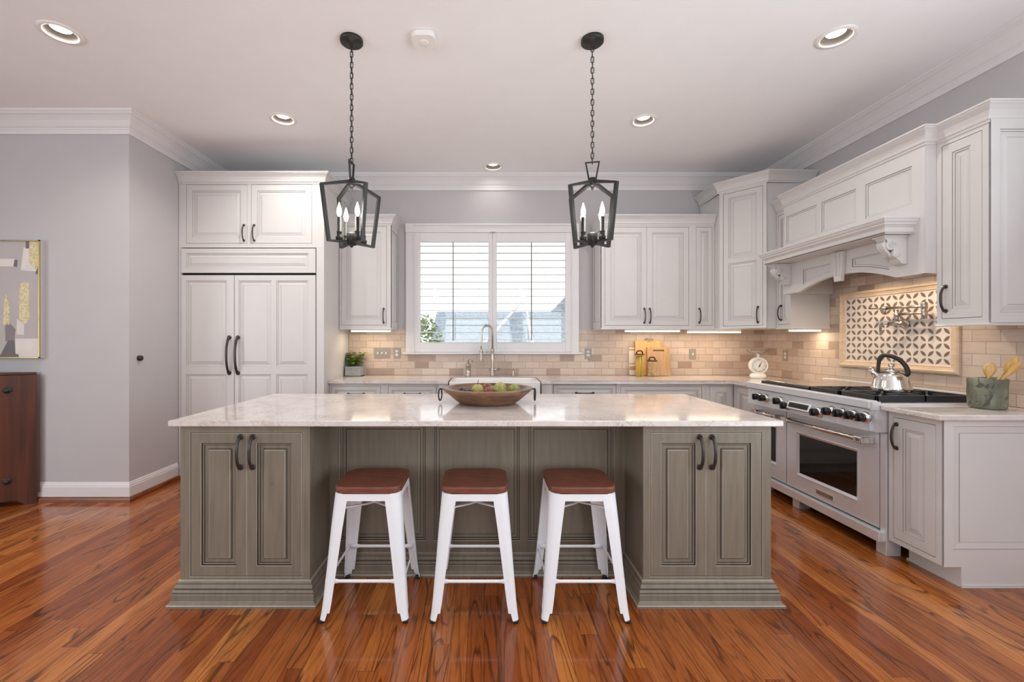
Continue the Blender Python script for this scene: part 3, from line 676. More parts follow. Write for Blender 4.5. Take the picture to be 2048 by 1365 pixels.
r = thing('wall_cabinet', 'white wall cabinet at the near right edge, beside the range hood', 'cabinet', (2.76, 2.652, 0), -PI / 2)
dp = WXi - 2.76; Wd = 2.652 - 2.38; dr = (0.028, Wd - 0.03, 1.435, 2.475)
mb = MB(); face_frame(mb, 0, Wd, 1.405, 2.52, [dr]); mb.box(0, Wd, 0.022, dp, 1.405, 2.58); mb.build('carcass', 'white', r)
add_door(r, dr, (0.052, 1.555, 0.145, 'z', 0.0066))
mb = MB(); mb.front(0, dp, 1.405, 2.52, 0, [(0.05, dp - 0.05, 1.46, 2.46)]); mb.inset((0.05, dp - 0.05, 1.46, 2.46), 0, WST)
for v in mb.bm.verts: v.co = Vector((Wd + 0.0115 - v.co.y, v.co.x, v.co.z))
mb.build('side_panel', WM, r)
crown(r, [(-0.0, 0), (Wd, 0), (Wd, dp)], 2.60); rail(r, [(0, 0), (Wd, 0), (Wd, dp)], 1.405)

# ---------------- base cabinets along the back wall
CT = 0.885
def base(label, x0, x1, opens, draw, yf=4.235, depth=0.60, toe=True, name='base_cabinet', cat='cabinet'):
    r = thing(name, label, cat, (x0, yf, 0)); w = x1 - x0
    mb = MB(); ops = [(a - x0, b - x0, c, d) for a, b, c, d in opens]
    face_frame(mb, 0.0005, w - 0.0005, 0.105, CT - 0.0005, ops); mb.box(0.0005, w - 0.0005, 0.022, depth, 0.105, CT - 0.0005); mb.box(0.0005, w - 0.0005, 0.075, depth, 0.0, 0.105); mb.build('carcass', 'white', r)
    for o, (kind, h) in zip(ops, draw): add_door(r, o, h and ((o[0] + o[1]) / 2, h, 0.15, 'x') if kind == 'drawer' else h and (h, o[3] - 0.10, 0.14), name=kind, st=0.036 if kind == 'drawer' else 0.055)
    return r
base('white base cabinet with a drawer, against the refrigerator surround', -1.504, -0.955, [(-1.487, -1.005, 0.70, 0.86), (-1.487, -1.005, 0.13, 0.675)], [('drawer', 0.785), ('door', 0.44)])
base('white base cabinet with a drawer, just left of the sink', -0.955, -0.435, [(-0.935, -0.462, 0.70, 0.86), (-0.935, -0.462, 0.13, 0.675)], [('drawer', 0.785), ('door', 0.43)])
r = thing('sink_cabinet', 'white cabinet under the farmhouse sink', 'cabinet', (-0.435, 4.185, 0))
op = [(0.05, 0.535, 0.13, 0.62), (0.537, 1.03, 0.13, 0.62)]
mb = MB(); face_frame(mb, 0.0005, 1.085, 0.105, 0.645, op); mb.box(0.0005, 1.085, 0.022, 0.62, 0.105, 0.645); mb.box(0.0005, 1.085, 0.075, 0.62, 0, 0.105)
mb.box(0.0005, 0.085, 0, 0.62, 0.645, CT - 0.0005); mb.box(0.99, 1.085, 0, 0.62, 0.645, CT - 0.0005); mb.build('carcass', 'white', r)
add_door(r, op[0], (0.49, 0.52, 0.14)); add_door(r, op[1], (0.58, 0.52, 0.14))
r = thing('dishwasher', 'white panelled dishwasher right of the sink with a dark bar pull', 'dishwasher', (0.652, 4.235, 0))
mb = MB(); mb.box(0.001, 0.655, 0.022, 0.6, 0.10, CT - 0.0005); mb.box(0.001, 0.655, 0.08, 0.6, 0, 0.10); mb.box(0.001, 0.02, 0, 0.022, 0.10, CT - 0.0005); mb.box(0.636, 0.655, 0, 0.022, 0.10, CT - 0.0005); mb.build('body', 'white', r)
d = door_slab((0.021, 0.635, 0.11, 0.868), [(0.06, 0.6, 0.16, 0.70), (0.06, 0.6, 0.735, 0.838)]).build('door', WM, r)
mb = MB(); pull(mb, 0.328, 0.79, 0.165, 'x', 0.007, 0, 0.036); mb.build('handle', 'bronze', d)
base('white base cabinet with a wide drawer, right of the dishwasher', 1.308, 2.158, [(1.329, 2.122, 0.70, 0.86), (1.329, 2.122, 0.13, 0.675)], [('drawer', 0.745), ('door', 0.74)])
base('white base cabinet in the corner beside the range', 2.158, 2.428, [(2.195, 2.42, 0.13, 0.86)], [('door', None)])
r = thing('base_cabinet', 'narrow white filler cabinet turning the corner at the far end of the range', 'cabinet', (2.43, 4.232, 0), -PI / 2)
mb = MB(); o = (0.04, 0.33, 0.13, 0.86); face_frame(mb, 0.0005, 0.352, 0.105, CT - 0.0005, [o]); mb.box(0.0005, 0.352, 0.022, 0.67, 0.105, CT - 0.0005); mb.box(0.0005, 0.352, 0.08, 0.67, 0, 0.105); mb.build('carcass', 'white', r); add_door(r, o)
# near right base cabinet
r = thing('base_cabinet', 'white base cabinet at the near right, on the near side of the range', 'cabinet', (2.43, 2.612, 0), -PI / 2)
Wd = 2.612 - 2.31; dr = (0.028, Wd - 0.03, 0.135, 0.852); dp = WXi - 2.43
mb = MB(); face_frame(mb, 0, Wd, 0.108, CT - 0.0005, [dr]); mb.box(0, Wd, 0.022, dp, 0.108, CT - 0.0005); mb.box(0.03, Wd, 0.092, dp, 0.0, 0.108); mb.box(0.02, Wd, 0.087, 0.092, 0.0, 0.012); mb.build('carcass', 'white', r)
add_door(r, dr, (0.05, 0.742, 0.14, 'z', 0.0066))
mb = MB(); op = (0.058, dp - 0.04, 0.242, 0.846)
mb.front(0, dp, 0.108, CT - 0.0005, 0, [(0.05, dp - 0.03, 0.20, 0.852)]); mb.inset((0.05, dp - 0.03, 0.20, 0.852), 0, [(0.002, 0.004, 1), (0.008, 0.004, 0), (0.036, 0.007, 0), (0.038, 0.004, 1), (0.04, 0.004, 0)])
mb.box(0.092, dp, 0.0, 0.0112, 0.0, 0.108); mb.box(0.09, dp, -0.006, 0.0, 0.0, 0.014)
for v in mb.bm.verts: v.co = Vector((Wd + 0.0115 - v.co.y, v.co.x, v.co.z))
mb.build('end_panel', WM, r)

# ---------------- worktops
def slab(name, label, poly, z0=CT, z1=0.915):
    mb = MB(); mb.prism(poly, z0, z1, 'xy', bev=0.005); o = mb.build(name, 'quartz'); return tag(o, label, 'countertop')
slab('countertop', 'speckled cream quartz worktop along the back wall, around the sink and corner',
     [(-1.503, 4.20), (-0.46, 4.20), (-0.42, 4.155), (-0.345, 4.155), (-0.345, 4.60), (0.55, 4.60), (0.55, 4.155), (0.632, 4.155), (0.672, 4.20), (2.395, 4.20), (2.395, 3.885), (WXi - 0.001, 3.885), (WXi - 0.001, BYi - 0.001), (-1.503, BYi - 0.001)])
slab('countertop', 'short speckled quartz worktop on the near right base cabinet', [(2.385, 2.615), (2.385, 2.277), (WXi - 0.001, 2.277), (WXi - 0.001, 2.615)])

# ---------------- island
r = thing('kitchen_island', 'distressed olive grey kitchen island with panelled doors and a seating recess', 'kitchen island', (0, 2.16, 0))
p0, p1, p2, p3 = -1.507, -0.864, 0.79, 1.425; rc = 0.28
poly = [(p0, 0.022), (p1, 0.022), (p1, rc + 0.018), (p2, rc + 0.018), (p2, 0.022), (p3, 0.022), (p3, 0.94), (p0, 0.94)]
mb = MB(); mb.prism(poly, 0.0, CT - 0.0005, 'xy')
opL, opR = (-1.461, -0.899, 0.131, 0.852), (0.824, 1.383, 0.131, 0.852)
for (a, b), o in (((p0, p1), opL), ((p2, p3), opR)):
    mb.front(a, b, 0.09, CT - 0.0005, 0, [o]); mb.inset(o, 0, [(0.0018, 0.001, 2), (0.004, 0.003, 1), (0.007, 0.003, 0), (0.008, 0.021, 1)], 1)
    for u, v in (((a, 0.09), (b, 0.09)), ((b, 0.09), (b, CT - 0.0005)), ((b, CT - 0.0005), (a, CT - 0.0005)), ((a, CT - 0.0005), (a, 0.09))):
        mb.face([(u[0], 0, u[1]), (v[0], 0, v[1]), (v[0], 0.022, v[1]), (u[0], 0.022, u[1])])
pan = [(-0.809, -0.3265, 0.183, 0.84), (-0.284, 0.202, 0.183, 0.84), (0.247, 0.729, 0.183, 0.84)]
mb.front(p1, p2, 0.09, CT - 0.0005, rc, pan)
for o in pan: mb.inset(o, rc, [(0.0018, 0.002, 2), (0.005, 0.006, 1), (0.013, 0.007, 0), (0.0155, 0.010, 1), (0.032, 0.010, 0), (0.034, 0.009, 1), (0.038, 0.005, 0), (0.0395, 0.004, 2)])
mb.build('carcass', IM, r)
foot_p = [(p0, 0.94), (p0, 0), (p1, 0), (p1, rc), (p2, rc), (p2, 0), (p3, 0), (p3, 0.94)]
FT = [(0, 0.118), (0.008, 0.116), (0.012, 0.110), (0.012, 0.103), (0.0125, 0.1015), (0.016, 0.098), (0.02, 0.088), (0.02, 0.083), (0.018, 0.0815), (0.018, 0.079), (0.024, 0.076), (0.027, 0.07), (0.027, 0.064), (0.0245, 0.0625), (0.0245, 0.060), (0.028, 0.055), (0.029, 0.028), (0.033, 0.022), (0.042, 0.014), (0.044, 0.01), (0.044, 0), (0, 0)]
mi_ = [0] * len(FT); mi_[3] = 1; mi_[7] = mi_[8] = 1; mi_[12] = mi_[13] = 1; mi_[0] = 2; mi_[18] = 2
mb = MB(); mb.sweep(foot_p, FT, mis=mi_); mb.build('base_molding', IM, r)
for o, mid in ((opL, -1.1785), (opR, 1.1015)):
    a = (o[0] + 0.005, mid + 0.001, o[2] + 0.005, o[3] - 0.005); b = (mid - 0.001, o[1] - 0.005, o[2] + 0.005, o[3] - 0.005)
    for dd, hx in ((a, mid - 0.031), (b, mid + 0.03)): add_door(r, dd, (hx, 0.752, 0.15, 'z', 0.0075, 0, 0.036), mats=IM, steps=IST, st=0.048, rim=2, edge=0.002, gap=0.0015)
mb = MB(); mb.box(p2 - 0.045, p2 - 0.001, rc - 0.16, rc - 0.001, CT - 0.012, CT - 0.002); mb.box(p2 - 0.03, p2 - 0.001, rc - 0.06, rc - 0.001, CT - 0.05, CT - 0.012); mb.build('support_bracket', 'black', r)
slab('island_countertop', 'long speckled quartz worktop on the grey island', [(-1.541, 2.121), (1.460, 2.121), (1.460, 3.18), (-1.541, 3.18)])
# ================================================================== the range
r = thing('range', 'wide stainless steel double-oven range with black grates under the mantel hood', 'range', (2.42, 3.868, 0), -PI / 2)
LW = 1.248
mb = MB(); mb.box(0.002, LW - 0.002, 0.03, 0.675, 0.09, 0.884); mb.box(0.0, 0.012, 0.0, 0.03, 0.09, 0.745); mb.box(1.208, LW, 0.002, 0.03, 0.09, 0.745, bev=0.002); mb.build('body', 'steel', r)
mb = MB(); mb.box(0.012, 1.206, 0.026, 0.0299, 0.145, 0.75); mb.build('door_gasket', 'dark', r)
mb = MB()
mb.prism([(-0.075, 0.752), (-0.068, 0.884), (0.05, 0.884), (0.05, 0.752)], 0.0, LW - 0.03, 'yz', bev=0.003); mb.box(LW - 0.0295, LW, -0.06, 0.05, 0.75, 0.884)
mb.build('control_panel', 'steel', r)
mb = MB(); mb.box(0.0, LW - 0.018, -0.088, -0.03, 0.889, 0.94, bev=0.005); mb.box(0.0, LW, -0.03, 0.675, 0.8845, 0.925); mb.box(LW - 0.018, LW, -0.08, -0.03, 0.8845, 0.935)
mb.box(0.0, LW, 0.585, 0.675, 0.925, 0.972, bev=0.003)
mb.build('cooktop', 'steel', r)
mb = MB(); mb.box(0.0, LW - 0.02, -0.072, 0.0, 0.884, 0.889); mb.build('shade_strip', 'dark', r)  # dark strip painted in as the shade line under the cooktop ledge
def knob(x, z):
    mb = MB(); y = -0.073
    mb.lathe([(0.026, y - 0.022), (0.0265, y - 0.048), (0.024, y - 0.054), (0, y - 0.054)], 24, (x, 0, z), axis='y'); mb.box(x - 0.006, x + 0.006, y - 0.066, y - 0.05, z - 0.024, z + 0.024, bev=0.003)
    k = mb.build('knob', 'knob', r)
    mb = MB(); mb.lathe([(0.036, y + 0.002), (0.0355, y - 0.008), (0.031, y - 0.022), (0.026, y - 0.024)], 28, (x, 0, z), axis='y'); mb.build('bezel', 'steel_bright', k)
for x, z in ((1.196, 0.834), (1.111, 0.832), (1.024, 0.83), (0.93, 0.828), (0.822, 0.803), (0.515, 0.803), (0.43, 0.826), (0.252, 0.826), (0.167, 0.826)): knob(x, z)
mb = MB(); mb.box(0.555, 0.782, -0.112, -0.066, 0.783, 0.843, bev=0.004, rot=Matrix.Rotation(math.radians(-22), 3, 'X')); d = mb.build('display_bezel', 'steel', r)
mb = MB(); mb.box(0.572, 0.765, -0.1145, -0.111, 0.795, 0.832, rot=Matrix.Rotation(math.radians(-22), 3, 'X'), piv=(0.668, -0.089, 0.813)); mb.build('screen', 'display', d)
M['badge_grey'] = paint('badge grey', rgb(120, 116, 116), 0.5, 0.05)
def oven(x0, x1, win, hx0, hx1):
    mb = MB(); z0, z1 = 0.156, 0.738
    mb.front(x0, x1, z0, z1, 0, [win]); mb.inset(win, 0, [(0.0, -0.004, 0), (0.004, -0.006, 0), (0.02, 0.003, 0), (0.021, 0.008, 0)], 1)
    for a, b in (((x0, z0), (x1, z0)), ((x1, z0), (x1, z1)), ((x1, z1), (x0, z1)), ((x0, z1), (x0, z0))): mb.face([(a[0], 0, a[1]), (b[0], 0, b[1]), (b[0], 0.025, b[1]), (a[0], 0.025, a[1])])
    d = mb.build('oven_door', ['steel', 'oven_glass'], r)
    mb = MB(); mb.tube([(hx0, -0.06, 0.684), (hx1, -0.06, 0.684)], 0.0155, 16)
    for a in (hx0 - 0.005, hx1 - 0.055): mb.box(a, a + 0.062, -0.082, 0.0, 0.664, 0.704, bev=0.005)
    h = mb.build('handle', 'steel_bright', d)
    a = hx1 - 0.055; mb = MB()                               # small stamped mark on the handle's end
    mb.box(a + 0.016, a + 0.046, -0.0832, -0.0815, 0.677, 0.691); h2 = mb.build('handle_mark', 'display', d)
    mb = MB()
    for dx in (0.021, 0.041): mb.box(a + dx - 0.0025, a + dx + 0.0025, -0.0836, -0.083, 0.680, 0.688)
    mb.box(a + 0.029, a + 0.033, -0.0836, -0.083, 0.682, 0.686); mb.build('mark_dots', 'steel_bright', h)
    return d
oven(0.014, 0.384, (0.09, 0.275, 0.27, 0.60), 0.05, 0.355)
big = oven(0.392, 1.203, (0.50, 1.06, 0.265, 0.602), 0.44, 1.165)
mb = MB(); mb.box(0.70, 0.86, -0.004, 0.0, 0.190, 0.226, bev=0.0015); bd = mb.build('badge', 'steel_bright', big)
mb = MB(); mb.box(0.706, 0.854, -0.0046, -0.0036, 0.1955, 0.2205); mb.build('badge_field', 'badge_grey', bd)
tc = bpy.data.curves.new('badge_text', 'FONT'); tc.body = 'WOLF'; tc.size = 0.0262; tc.extrude = 0.0008; tc.align_x = 'CENTER'; tc.offset = 0.0006; tc.space_character = 1.35
to = bpy.data.objects.new('badge_text', tc); COL.objects.link(to); bpy.context.view_layer.update()
me = bpy.data.meshes.new_from_object(to.evaluated_get(bpy.context.evaluated_depsgraph_get())); bpy.data.objects.remove(to)
me.materials.clear(); me.materials.append(M['steel_bright']); o = bpy.data.objects.new('badge_lettering', me); COL.objects.link(o); o.parent = bd
o.location = (0.782, -0.0048, 0.1985); o.rotation_euler = (PI / 2, 0, 0)
mb = MB(); mb.box(0.0, LW - 0.013, -0.032, 0.03, 0.083, 0.146, bev=0.004); mb.build('kick_rail', 'steel', r)
for x, y in ((0.02, 0.01), (0.44, 0.01), (1.17, 0.01), (0.02, 0.57), (1.17, 0.57)):
    mb = MB(); mb.box(x, x + 0.07, y, y + 0.09, 0.0, 0.09, bev=0.003); mb.build('leg', 'steel', r)
mb = MB(); mb.box(0.10, 0.646, -0.02, 0.58, 0.925, 0.958, bev=0.004); g = mb.build('griddle', 'iron', r)
mb = MB(); mb.box(0.125, 0.365, 0.01, 0.55, 0.958, 0.966, bev=0.003); mb.box(0.378, 0.622, 0.01, 0.55, 0.958, 0.966, bev=0.003); mb.build('griddle_cover', 'steel_bright', g)
for x0, x1 in ((0.655, 0.928), (0.934, 1.208)):
    mb = MB(); z0, z1 = 0.938, 0.967; b = 0.016
    mb.box(x0, x0 + b, -0.02, 0.58, 0.927, z1, bev=0.003); mb.box(x1 - b, x1, -0.02, 0.58, 0.927, z1, bev=0.003)
    for y in (-0.02, 0.272, 0.564): mb.box(x0, x1, y, y + b, 0.93, z1, bev=0.003)
    xm = (x0 + x1) / 2
    for yc in (0.134, 0.426):
        for a in range(8):
            q = math.radians(45 * a + 22.5 * 0); L1, L2 = 0.035, 0.125 if a % 2 == 0 else 0.15
            mb.tube([(xm + L1 * math.cos(q), yc + L1 * math.sin(q), z1 - 0.007), (xm + L2 * math.cos(q), yc + L2 * math.sin(q), z1 - 0.007)], 0.0075, 4, smooth=False)
    mb.build('grate', 'iron', r)
    for yc in (0.134, 0.426):
        mb = MB(); mb.lathe([(0.052, 0.9255), (0.052, 0.936), (0.04, 0.938), (0.04, 0.947), (0.03, 0.95), (0, 0.95)], 24, (xm, yc, 0)); mb.build('burner', 'iron', r)

# ---------------- tiled panel behind the range
Yl, Yr, z0, z1 = 3.786, 2.834, 1.08, 1.71
r = thing('tile_panel', 'framed mosaic panel of brown petals on white marble above the range', 'tile panel', (WX - 0.011, Yl, 0), -PI / 2)
w = Yl - Yr; fw = 0.056
mb = MB(); path = [(0, 0), (w, 0), (w, z1 - z0), (0, z1 - z0)]
prof = [(0, 0.0), (0.0, -0.016), (-0.008, -0.024), (-0.02, -0.026), (-0.026, -0.018), (-0.042, -0.013), (-0.05, -0.013), (-0.056, -0.008), (-0.056, 0.0)]
mb.sweep(path, prof, closed=True)
for v in mb.bm.verts: x, y, z = v.co; v.co = Vector((x, z, y + z0))
mb.build('panel_frame', 'mos_frame', r)
mb = MB(); ax0, ax1, az0, az1 = fw, w - fw, z0 + fw, z1 - fw
mb.face([(ax0, -0.006, az0), (ax1, -0.006, az0), (ax1, -0.006, az1), (ax0, -0.006, az1)])
nx, nz = 16, 10; cw, ch = (ax1 - ax0) / nx, (az1 - az0) / nz
for i in range(nx):
    for j in range(nz):
        c = Vector((ax0 + (i + 0.5) * cw, az0 + (j + 0.5) * ch)); sg = 1 if (i + j) % 2 == 0 else -1
        d = Vector((cw, ch * sg)).normalized(); p = Vector((-d.y, d.x)); L = math.hypot(cw, ch) * 0.375; pts = []
        for s in (1, -1):
            for k in range(7):
                t_ = -1 + 2 * k / 6; q = c + d * (L * t_ * s) + p * (s * L * 0.40 * (1 - t_ * t_)); pts.append(q)
        mb.face([(q.x, -0.0066, q.y) for q in pts], 1)
bmesh.ops.remove_doubles(mb.bm, verts=mb.bm.verts, dist=1e-5)
mb.build('mosaic', ['mos_white', 'mos_brown'], r, recalc=False)

# ---------------- pot filler
fy, fz = 3.205, 1.43
r = thing('pot_filler', 'folding nickel pot filler tap mounted on the mosaic panel', 'tap', (WX - 0.018, fy, fz))
mb = MB(); mb.lathe([(0.036, 0.0), (0.036, -0.006), (0.026, -0.014), (0.015, -0.02), (0.015, -0.07), (0, -0.07)], 24, (0, 0, 0), axis='x'); mb.build('wall_flange', 'nickel', r)
mb = MB(); mb.tube([(-0.07, -0.06, 0), (-0.07, 0.05, 0)], [0.016, 0.016], 16); mb.tube([(-0.07, -0.01, -0.012), (-0.07, -0.01, 0.10)], 0.012, 14); mb.lathe([(0.018, 0.045), (0.018, 0.075), (0, 0.078)], 16, (-0.07, -0.01, 0)); mb.build('valve_body', 'nickel', r)
mb = MB(); mb.tube([(-0.075, 0.05, 0), (-0.085, 0.085, 0.006), (-0.09, 0.1, -0.01), (-0.09, 0.1, -0.085)], [0.009, 0.008, 0.009, 0.007], 12); mb.build('lever', 'nickel', r)
mb = MB(); mb.tube([(-0.07, -0.01, 0.066), (-0.07, -0.21, 0.066)], 0.0095, 14); mb.build('arm', 'nickel', r)
mb = MB(); mb.lathe([(0.0, 0.022), (0.013, 0.026), (0.018, 0.05), (0.018, 0.085), (0.013, 0.09), (0.018, 0.096), (0.018, 0.128), (0.012, 0.142), (0, 0.145)], 20, (-0.07, -0.21, 0)); mb.build('swivel_joint', 'nickel', r)
mb = MB(); mb.tube([(-0.07, -0.21, 0.112), (-0.07, 0.10, 0.118)], 0.0095, 14); mb.build('arm', 'nickel', r)
mb = MB(); mb.lathe([(0.0, 0.06), (0.015, 0.062), (0.015, 0.10), (0.008, 0.118), (0, 0.118)], 16, (0.118, -0.07, 0.0), axis='y')
for v in mb.bm.verts: v.co = Vector((-0.07 + (v.co.x - 0.118), v.co.y + 0.07 + 0.01, v.co.z + 0.118))
mb.tube([(-0.07, 0.11, 0.118), (-0.072, 0.15, 0.12), (-0.074, 0.215, 0.124)], [0.008, 0.006, 0.005], 10); mb.tube([(-0.07, 0.085, 0.116), (-0.07, 0.088, 0.098), (-0.07, 0.09, 0.07)], [0.011, 0.011, 0.012], 12); mb.build('spout_valve', 'nickel', r)

# ---------------- kettle
r = thing('kettle', 'shiny stainless steel kettle with black handle standing on the range grates', 'kettle', (2.775, 2.965, 0.9672), math.radians(-43))
mb = MB(); mb.lathe([(0, 0), (0.104, 0), (0.109, 0.006), (0.108, 0.016), (0.101, 0.034), (0.094, 0.062), (0.084, 0.09), (0.07, 0.112), (0.052, 0.126), (0.047, 0.128), (0.046, 0.124), (0, 0.124)], 40); mb.build('kettle_body', 'steel_bright', r)
mb = MB(); mb.lathe([(0.045, 0.127), (0.044, 0.133), (0.034, 0.141), (0.014, 0.147), (0.009, 0.149), (0.008, 0.155), (0.015, 0.160), (0.019, 0.168), (0.016, 0.177), (0, 0.18)], 28); mb.build('lid', 'steel_bright', r)
mb = MB(); mb.tube([(-0.07, 0, 0.09), (-0.092, 0, 0.118), (-0.104, 0, 0.142)], [0.024, 0.018, 0.015], 16); mb.lathe([(0.018, 0), (0.018, 0.008), (0, 0.011)], 16, (-0.106, 0, 0.142)); mb.build('spout', 'steel_bright', r)
kp = [Vector(p) for p in ((-0.066, 0, 0.112), (-0.064, 0, 0.17), (-0.057, 0, 0.215), (-0.040, 0, 0.234), (-0.015, 0, 0.235), (0.02, 0, 0.222), (0.052, 0, 0.195), (0.074, 0, 0.158), (0.082, 0, 0.118), (0.074, 0, 0.100))]; ks = []
for k in range(len(kp) - 1):
    p0, p1, p2, p3 = kp[max(k - 1, 0)], kp[k], kp[k + 1], kp[min(k + 2, len(kp) - 1)]
    for u in (0, 0.25, 0.5, 0.75): ks.append(0.5 * (2 * p1 + (p2 - p0) * u + (2 * p0 - 5 * p1 + 4 * p2 - p3) * u * u + (3 * p1 - p0 - 3 * p2 + p3) * u ** 3))
ks.append(kp[-1]); mb = MB(); mb.tube(ks, [0.009 + 0.005 * min(1, k / 12, (len(ks) - 1 - k) / 5 + 0.2) for k in range(len(ks))], 14); mb.build('handle', 'black', r)

# ---------------- crock of wooden utensils
t = NT('green grey mottled stoneware'); t.set(rough=0.55)
n1 = t.n('TexNoise', Scale=11.0, Detail=5.0); t.l(t.coords((1, 1, 0.7)), n1.inputs['Vector']); n2 = t.n('TexNoise', Scale=26.0, Detail=4.0, Distortion=0.8); t.l(t.coords((1, 1, 0.7)), n2.inputs['Vector'])
cc_ = t.ramp(n1.outputs['Fac'], [(0.3, rgb(86, 88, 74)), (0.52, rgb(122, 124, 106)), (0.72, rgb(156, 154, 136))]).outputs['Color']
t.l(t.mix(t.ramp(n2.outputs['Fac'], [(0.57, (0, 0, 0, 1)), (0.64, (0.8,) * 3 + (1,))]).outputs['Color'], cc_, rgb(62, 56, 48)), t.b.inputs['Base Color']); M['crock'] = t.m
crx, cry = 2.90, 2.507
r = thing('utensil_crock', 'mottled green grey crock on the near right worktop, holding wooden spoons', 'crock', (crx, cry, 0.9152))
mb = MB(); mb.lathe([(0, 0), (0.068, 0), (0.077, 0.006), (0.081, 0.03), (0.083, 0.09), (0.082, 0.14), (0.084, 0.166), (0.083, 0.173), (0.079, 0.174), (0.074, 0.165), (0.073, 0.02), (0, 0.02)], 40)
for v in mb.bm.verts:
    a = math.atan2(v.co.y, v.co.x); k = 1 + 0.02 * math.sin(2 * a + 4 * v.co.z) + 0.012 * math.sin(5 * a + 30 * v.co.z); v.co.x *= k; v.co.y *= k
    if v.co.z > 0.15: v.co.z += 0.004 * math.sin(2 * a + 1)
mb.build('crock_body', 'crock', r)
U, V = Vector((0.653, -0.757, 0)), Vector((0.757, 0.653, 0))
def utensil(label, b, tp, hw_, hl, slots, off):
    o = Vector((crx, cry, 0.9152)); B = o + U * b[0] + V * off + Vector((0, 0, b[1])); T = o + U * tp[0] + V * (off * 1.3) + Vector((0, 0, tp[1]))
    ax = (T - B).normalized(); sd = (V.cross(ax)).normalized(); nn = ax.cross(sd)
    r = thing('wooden_spoon', label, 'utensil', B, group='wooden utensils in the crock')
    L = (T - B).length; mb = MB()
    mb.tube([ax * 0, ax * (L - hl)], [0.005, 0.006], 10); mb.build('spoon_handle', 'utensil', r)
    mb = MB(); pts = []
    for k in range(21):
        q_ = (1 - math.cos(PI * k / 20)) / 2; ww = max(0.005 * (1 - q_), hw_ * math.sin(PI * q_ ** 1.35) ** 0.72) if k < 20 else 0.0; pts.append((ww, L - hl - 0.015 + (hl + 0.015) * q_))
    for s, dz in ((1, 0.0035), (-1, -0.0035)):
        for k in range(20):
            (w0, h0), (w1, h1) = pts[k], pts[k + 1]
            for c0, c1 in ((-1, -0.56), (-0.56, -0.40), (-0.40, -0.08), (-0.08, 0.08), (0.08, 0.40), (0.40, 0.56), (0.56, 1)):
                hm = (k + 0.5) / 20
                if slots and 0.45 < hm < 0.80 and abs(c1 - c0) < 0.2: continue
                f = [(c0, w0, h0), (c1, w0, h0), (c1, w1, h1), (c0, w1, h1)]
                mb.face([sd * (c * w_) + ax * h + nn * (dz * (1.0 if abs(c) < 1 else 0.2) - 0.01 * (1 - c * c)) for c, w_, h in f])
    bmesh.ops.remove_doubles(mb.bm, verts=mb.bm.verts, dist=1e-6); mb.build('spoon_bowl', 'utensil', r)
utensil('slotted wooden spatula standing upright at the left of the crock', (-0.012, 0.03), (0.014, 0.268), 0.028, 0.085, True, -0.012)
utensil('longest wooden spoon leaning right in the crock', (-0.03, 0.03), (0.112, 0.30), 0.022, 0.10, False, 0.02)
utensil('slim wooden spoon leaning furthest right in the crock', (-0.02, 0.05), (0.124, 0.275), 0.016, 0.10, False, -0.02)

# ================================================================== back worktop
r = thing('farmhouse_sink', 'white apron-front farmhouse sink under the window', 'sink', (0.1025, 4.372, 0.655))
mb = MB(); a, b, h = 0.4365, 0.226, 0.253
def RR(i, z, rr): return [(x, y, z) for x, y in rrect(2 * a - 2 * i, 2 * b - 2 * i, rr, 5)]
mb.rects([(RR(0, 0.0, 0.02), 0), (RR(0, h - 0.006, 0.02), 0), (RR(0.006, h, 0.02), 0), (RR(0.028, h, 0.03), 0), (RR(0.034, h - 0.008, 0.03), 0), (RR(0.04, 0.03, 0.04), 0), (RR(0.06, 0.02, 0.04), 0)], 0)
mb.face(list(reversed(RR(0, 0.0, 0.02)))); bmesh.ops.remove_doubles(mb.bm, verts=mb.bm.verts, dist=1e-5); o = mb.build('basin', 'ceramic', r)
for v in o.data.polygons: v.use_smooth = False
mb = MB(); mb.lathe([(0.045, 0.021), (0.045, 0.024), (0.03, 0.022), (0, 0.022)], 20, (0, 0, 0)); mb.build('drain', 'nickel', r)
fx, fyy = 0.092, 4.72
r = thing('faucet', 'tall brushed nickel pull-down spring faucet behind the sink', 'faucet', (fx, fyy, 0.915))
mb = MB(); mb.lathe([(0.028, 0), (0.028, 0.006), (0.022, 0.012), (0.021, 0.09), (0.017, 0.096), (0.0165, 0.27), (0.0175, 0.275), (0.0175, 0.30), (0, 0.30)], 24); mb.tube([(-0.038, 0, 0.072), (0.075, 0, 0.072)], 0.0125, 14); mb.build('post', 'nickel', r)
mb = MB(); mb.tube([(0, 0, 0.30), (0, 0, 0.48)] + [(-0.057 + 0.057 * math.cos(a), 0, 0.48 + 0.075 * math.sin(a)) for a in [PI * k / 14 for k in range(1, 15)]] + [(-0.116, 0, 0.44), (-0.124, 0, 0.33), (-0.124, 0, 0.30)], 0.0075, 12)
pth = [Vector((0, 0, 0.30 + 0.18 * k / 12)) for k in range(13)] + [Vector((-0.057 + 0.057 * math.cos(PI * k / 12), 0, 0.48 + 0.075 * math.sin(PI * k / 12))) for k in range(1, 9)]
n = len(pth); sp = []
for k in range(34 * 8):
    u = k / (34 * 8 - 1) * (n - 1); i = min(int(u), n - 2); p = pth[i].lerp(pth[i + 1], u - i); tg = (pth[i + 1] - pth[i]).normalized(); nn = Vector((0, 1, 0)); bb = tg.cross(nn); a = 2 * PI * k / 8
    sp.append(p + nn * math.cos(a) * 0.0125 + bb * math.sin(a) * 0.0125)
mb.tube(sp, 0.0022, 5); mb.build('spring_hose', 'nickel', r)
mb = MB(); mb.lathe([(0.0, 0.30), (0.011, 0.30), (0.0145, 0.285), (0.0145, 0.19), (0.021, 0.172), (0.021, 0.166), (0, 0.166)], 20, (-0.124, 0, 0)); mb.build('spray_head', 'nickel', r)
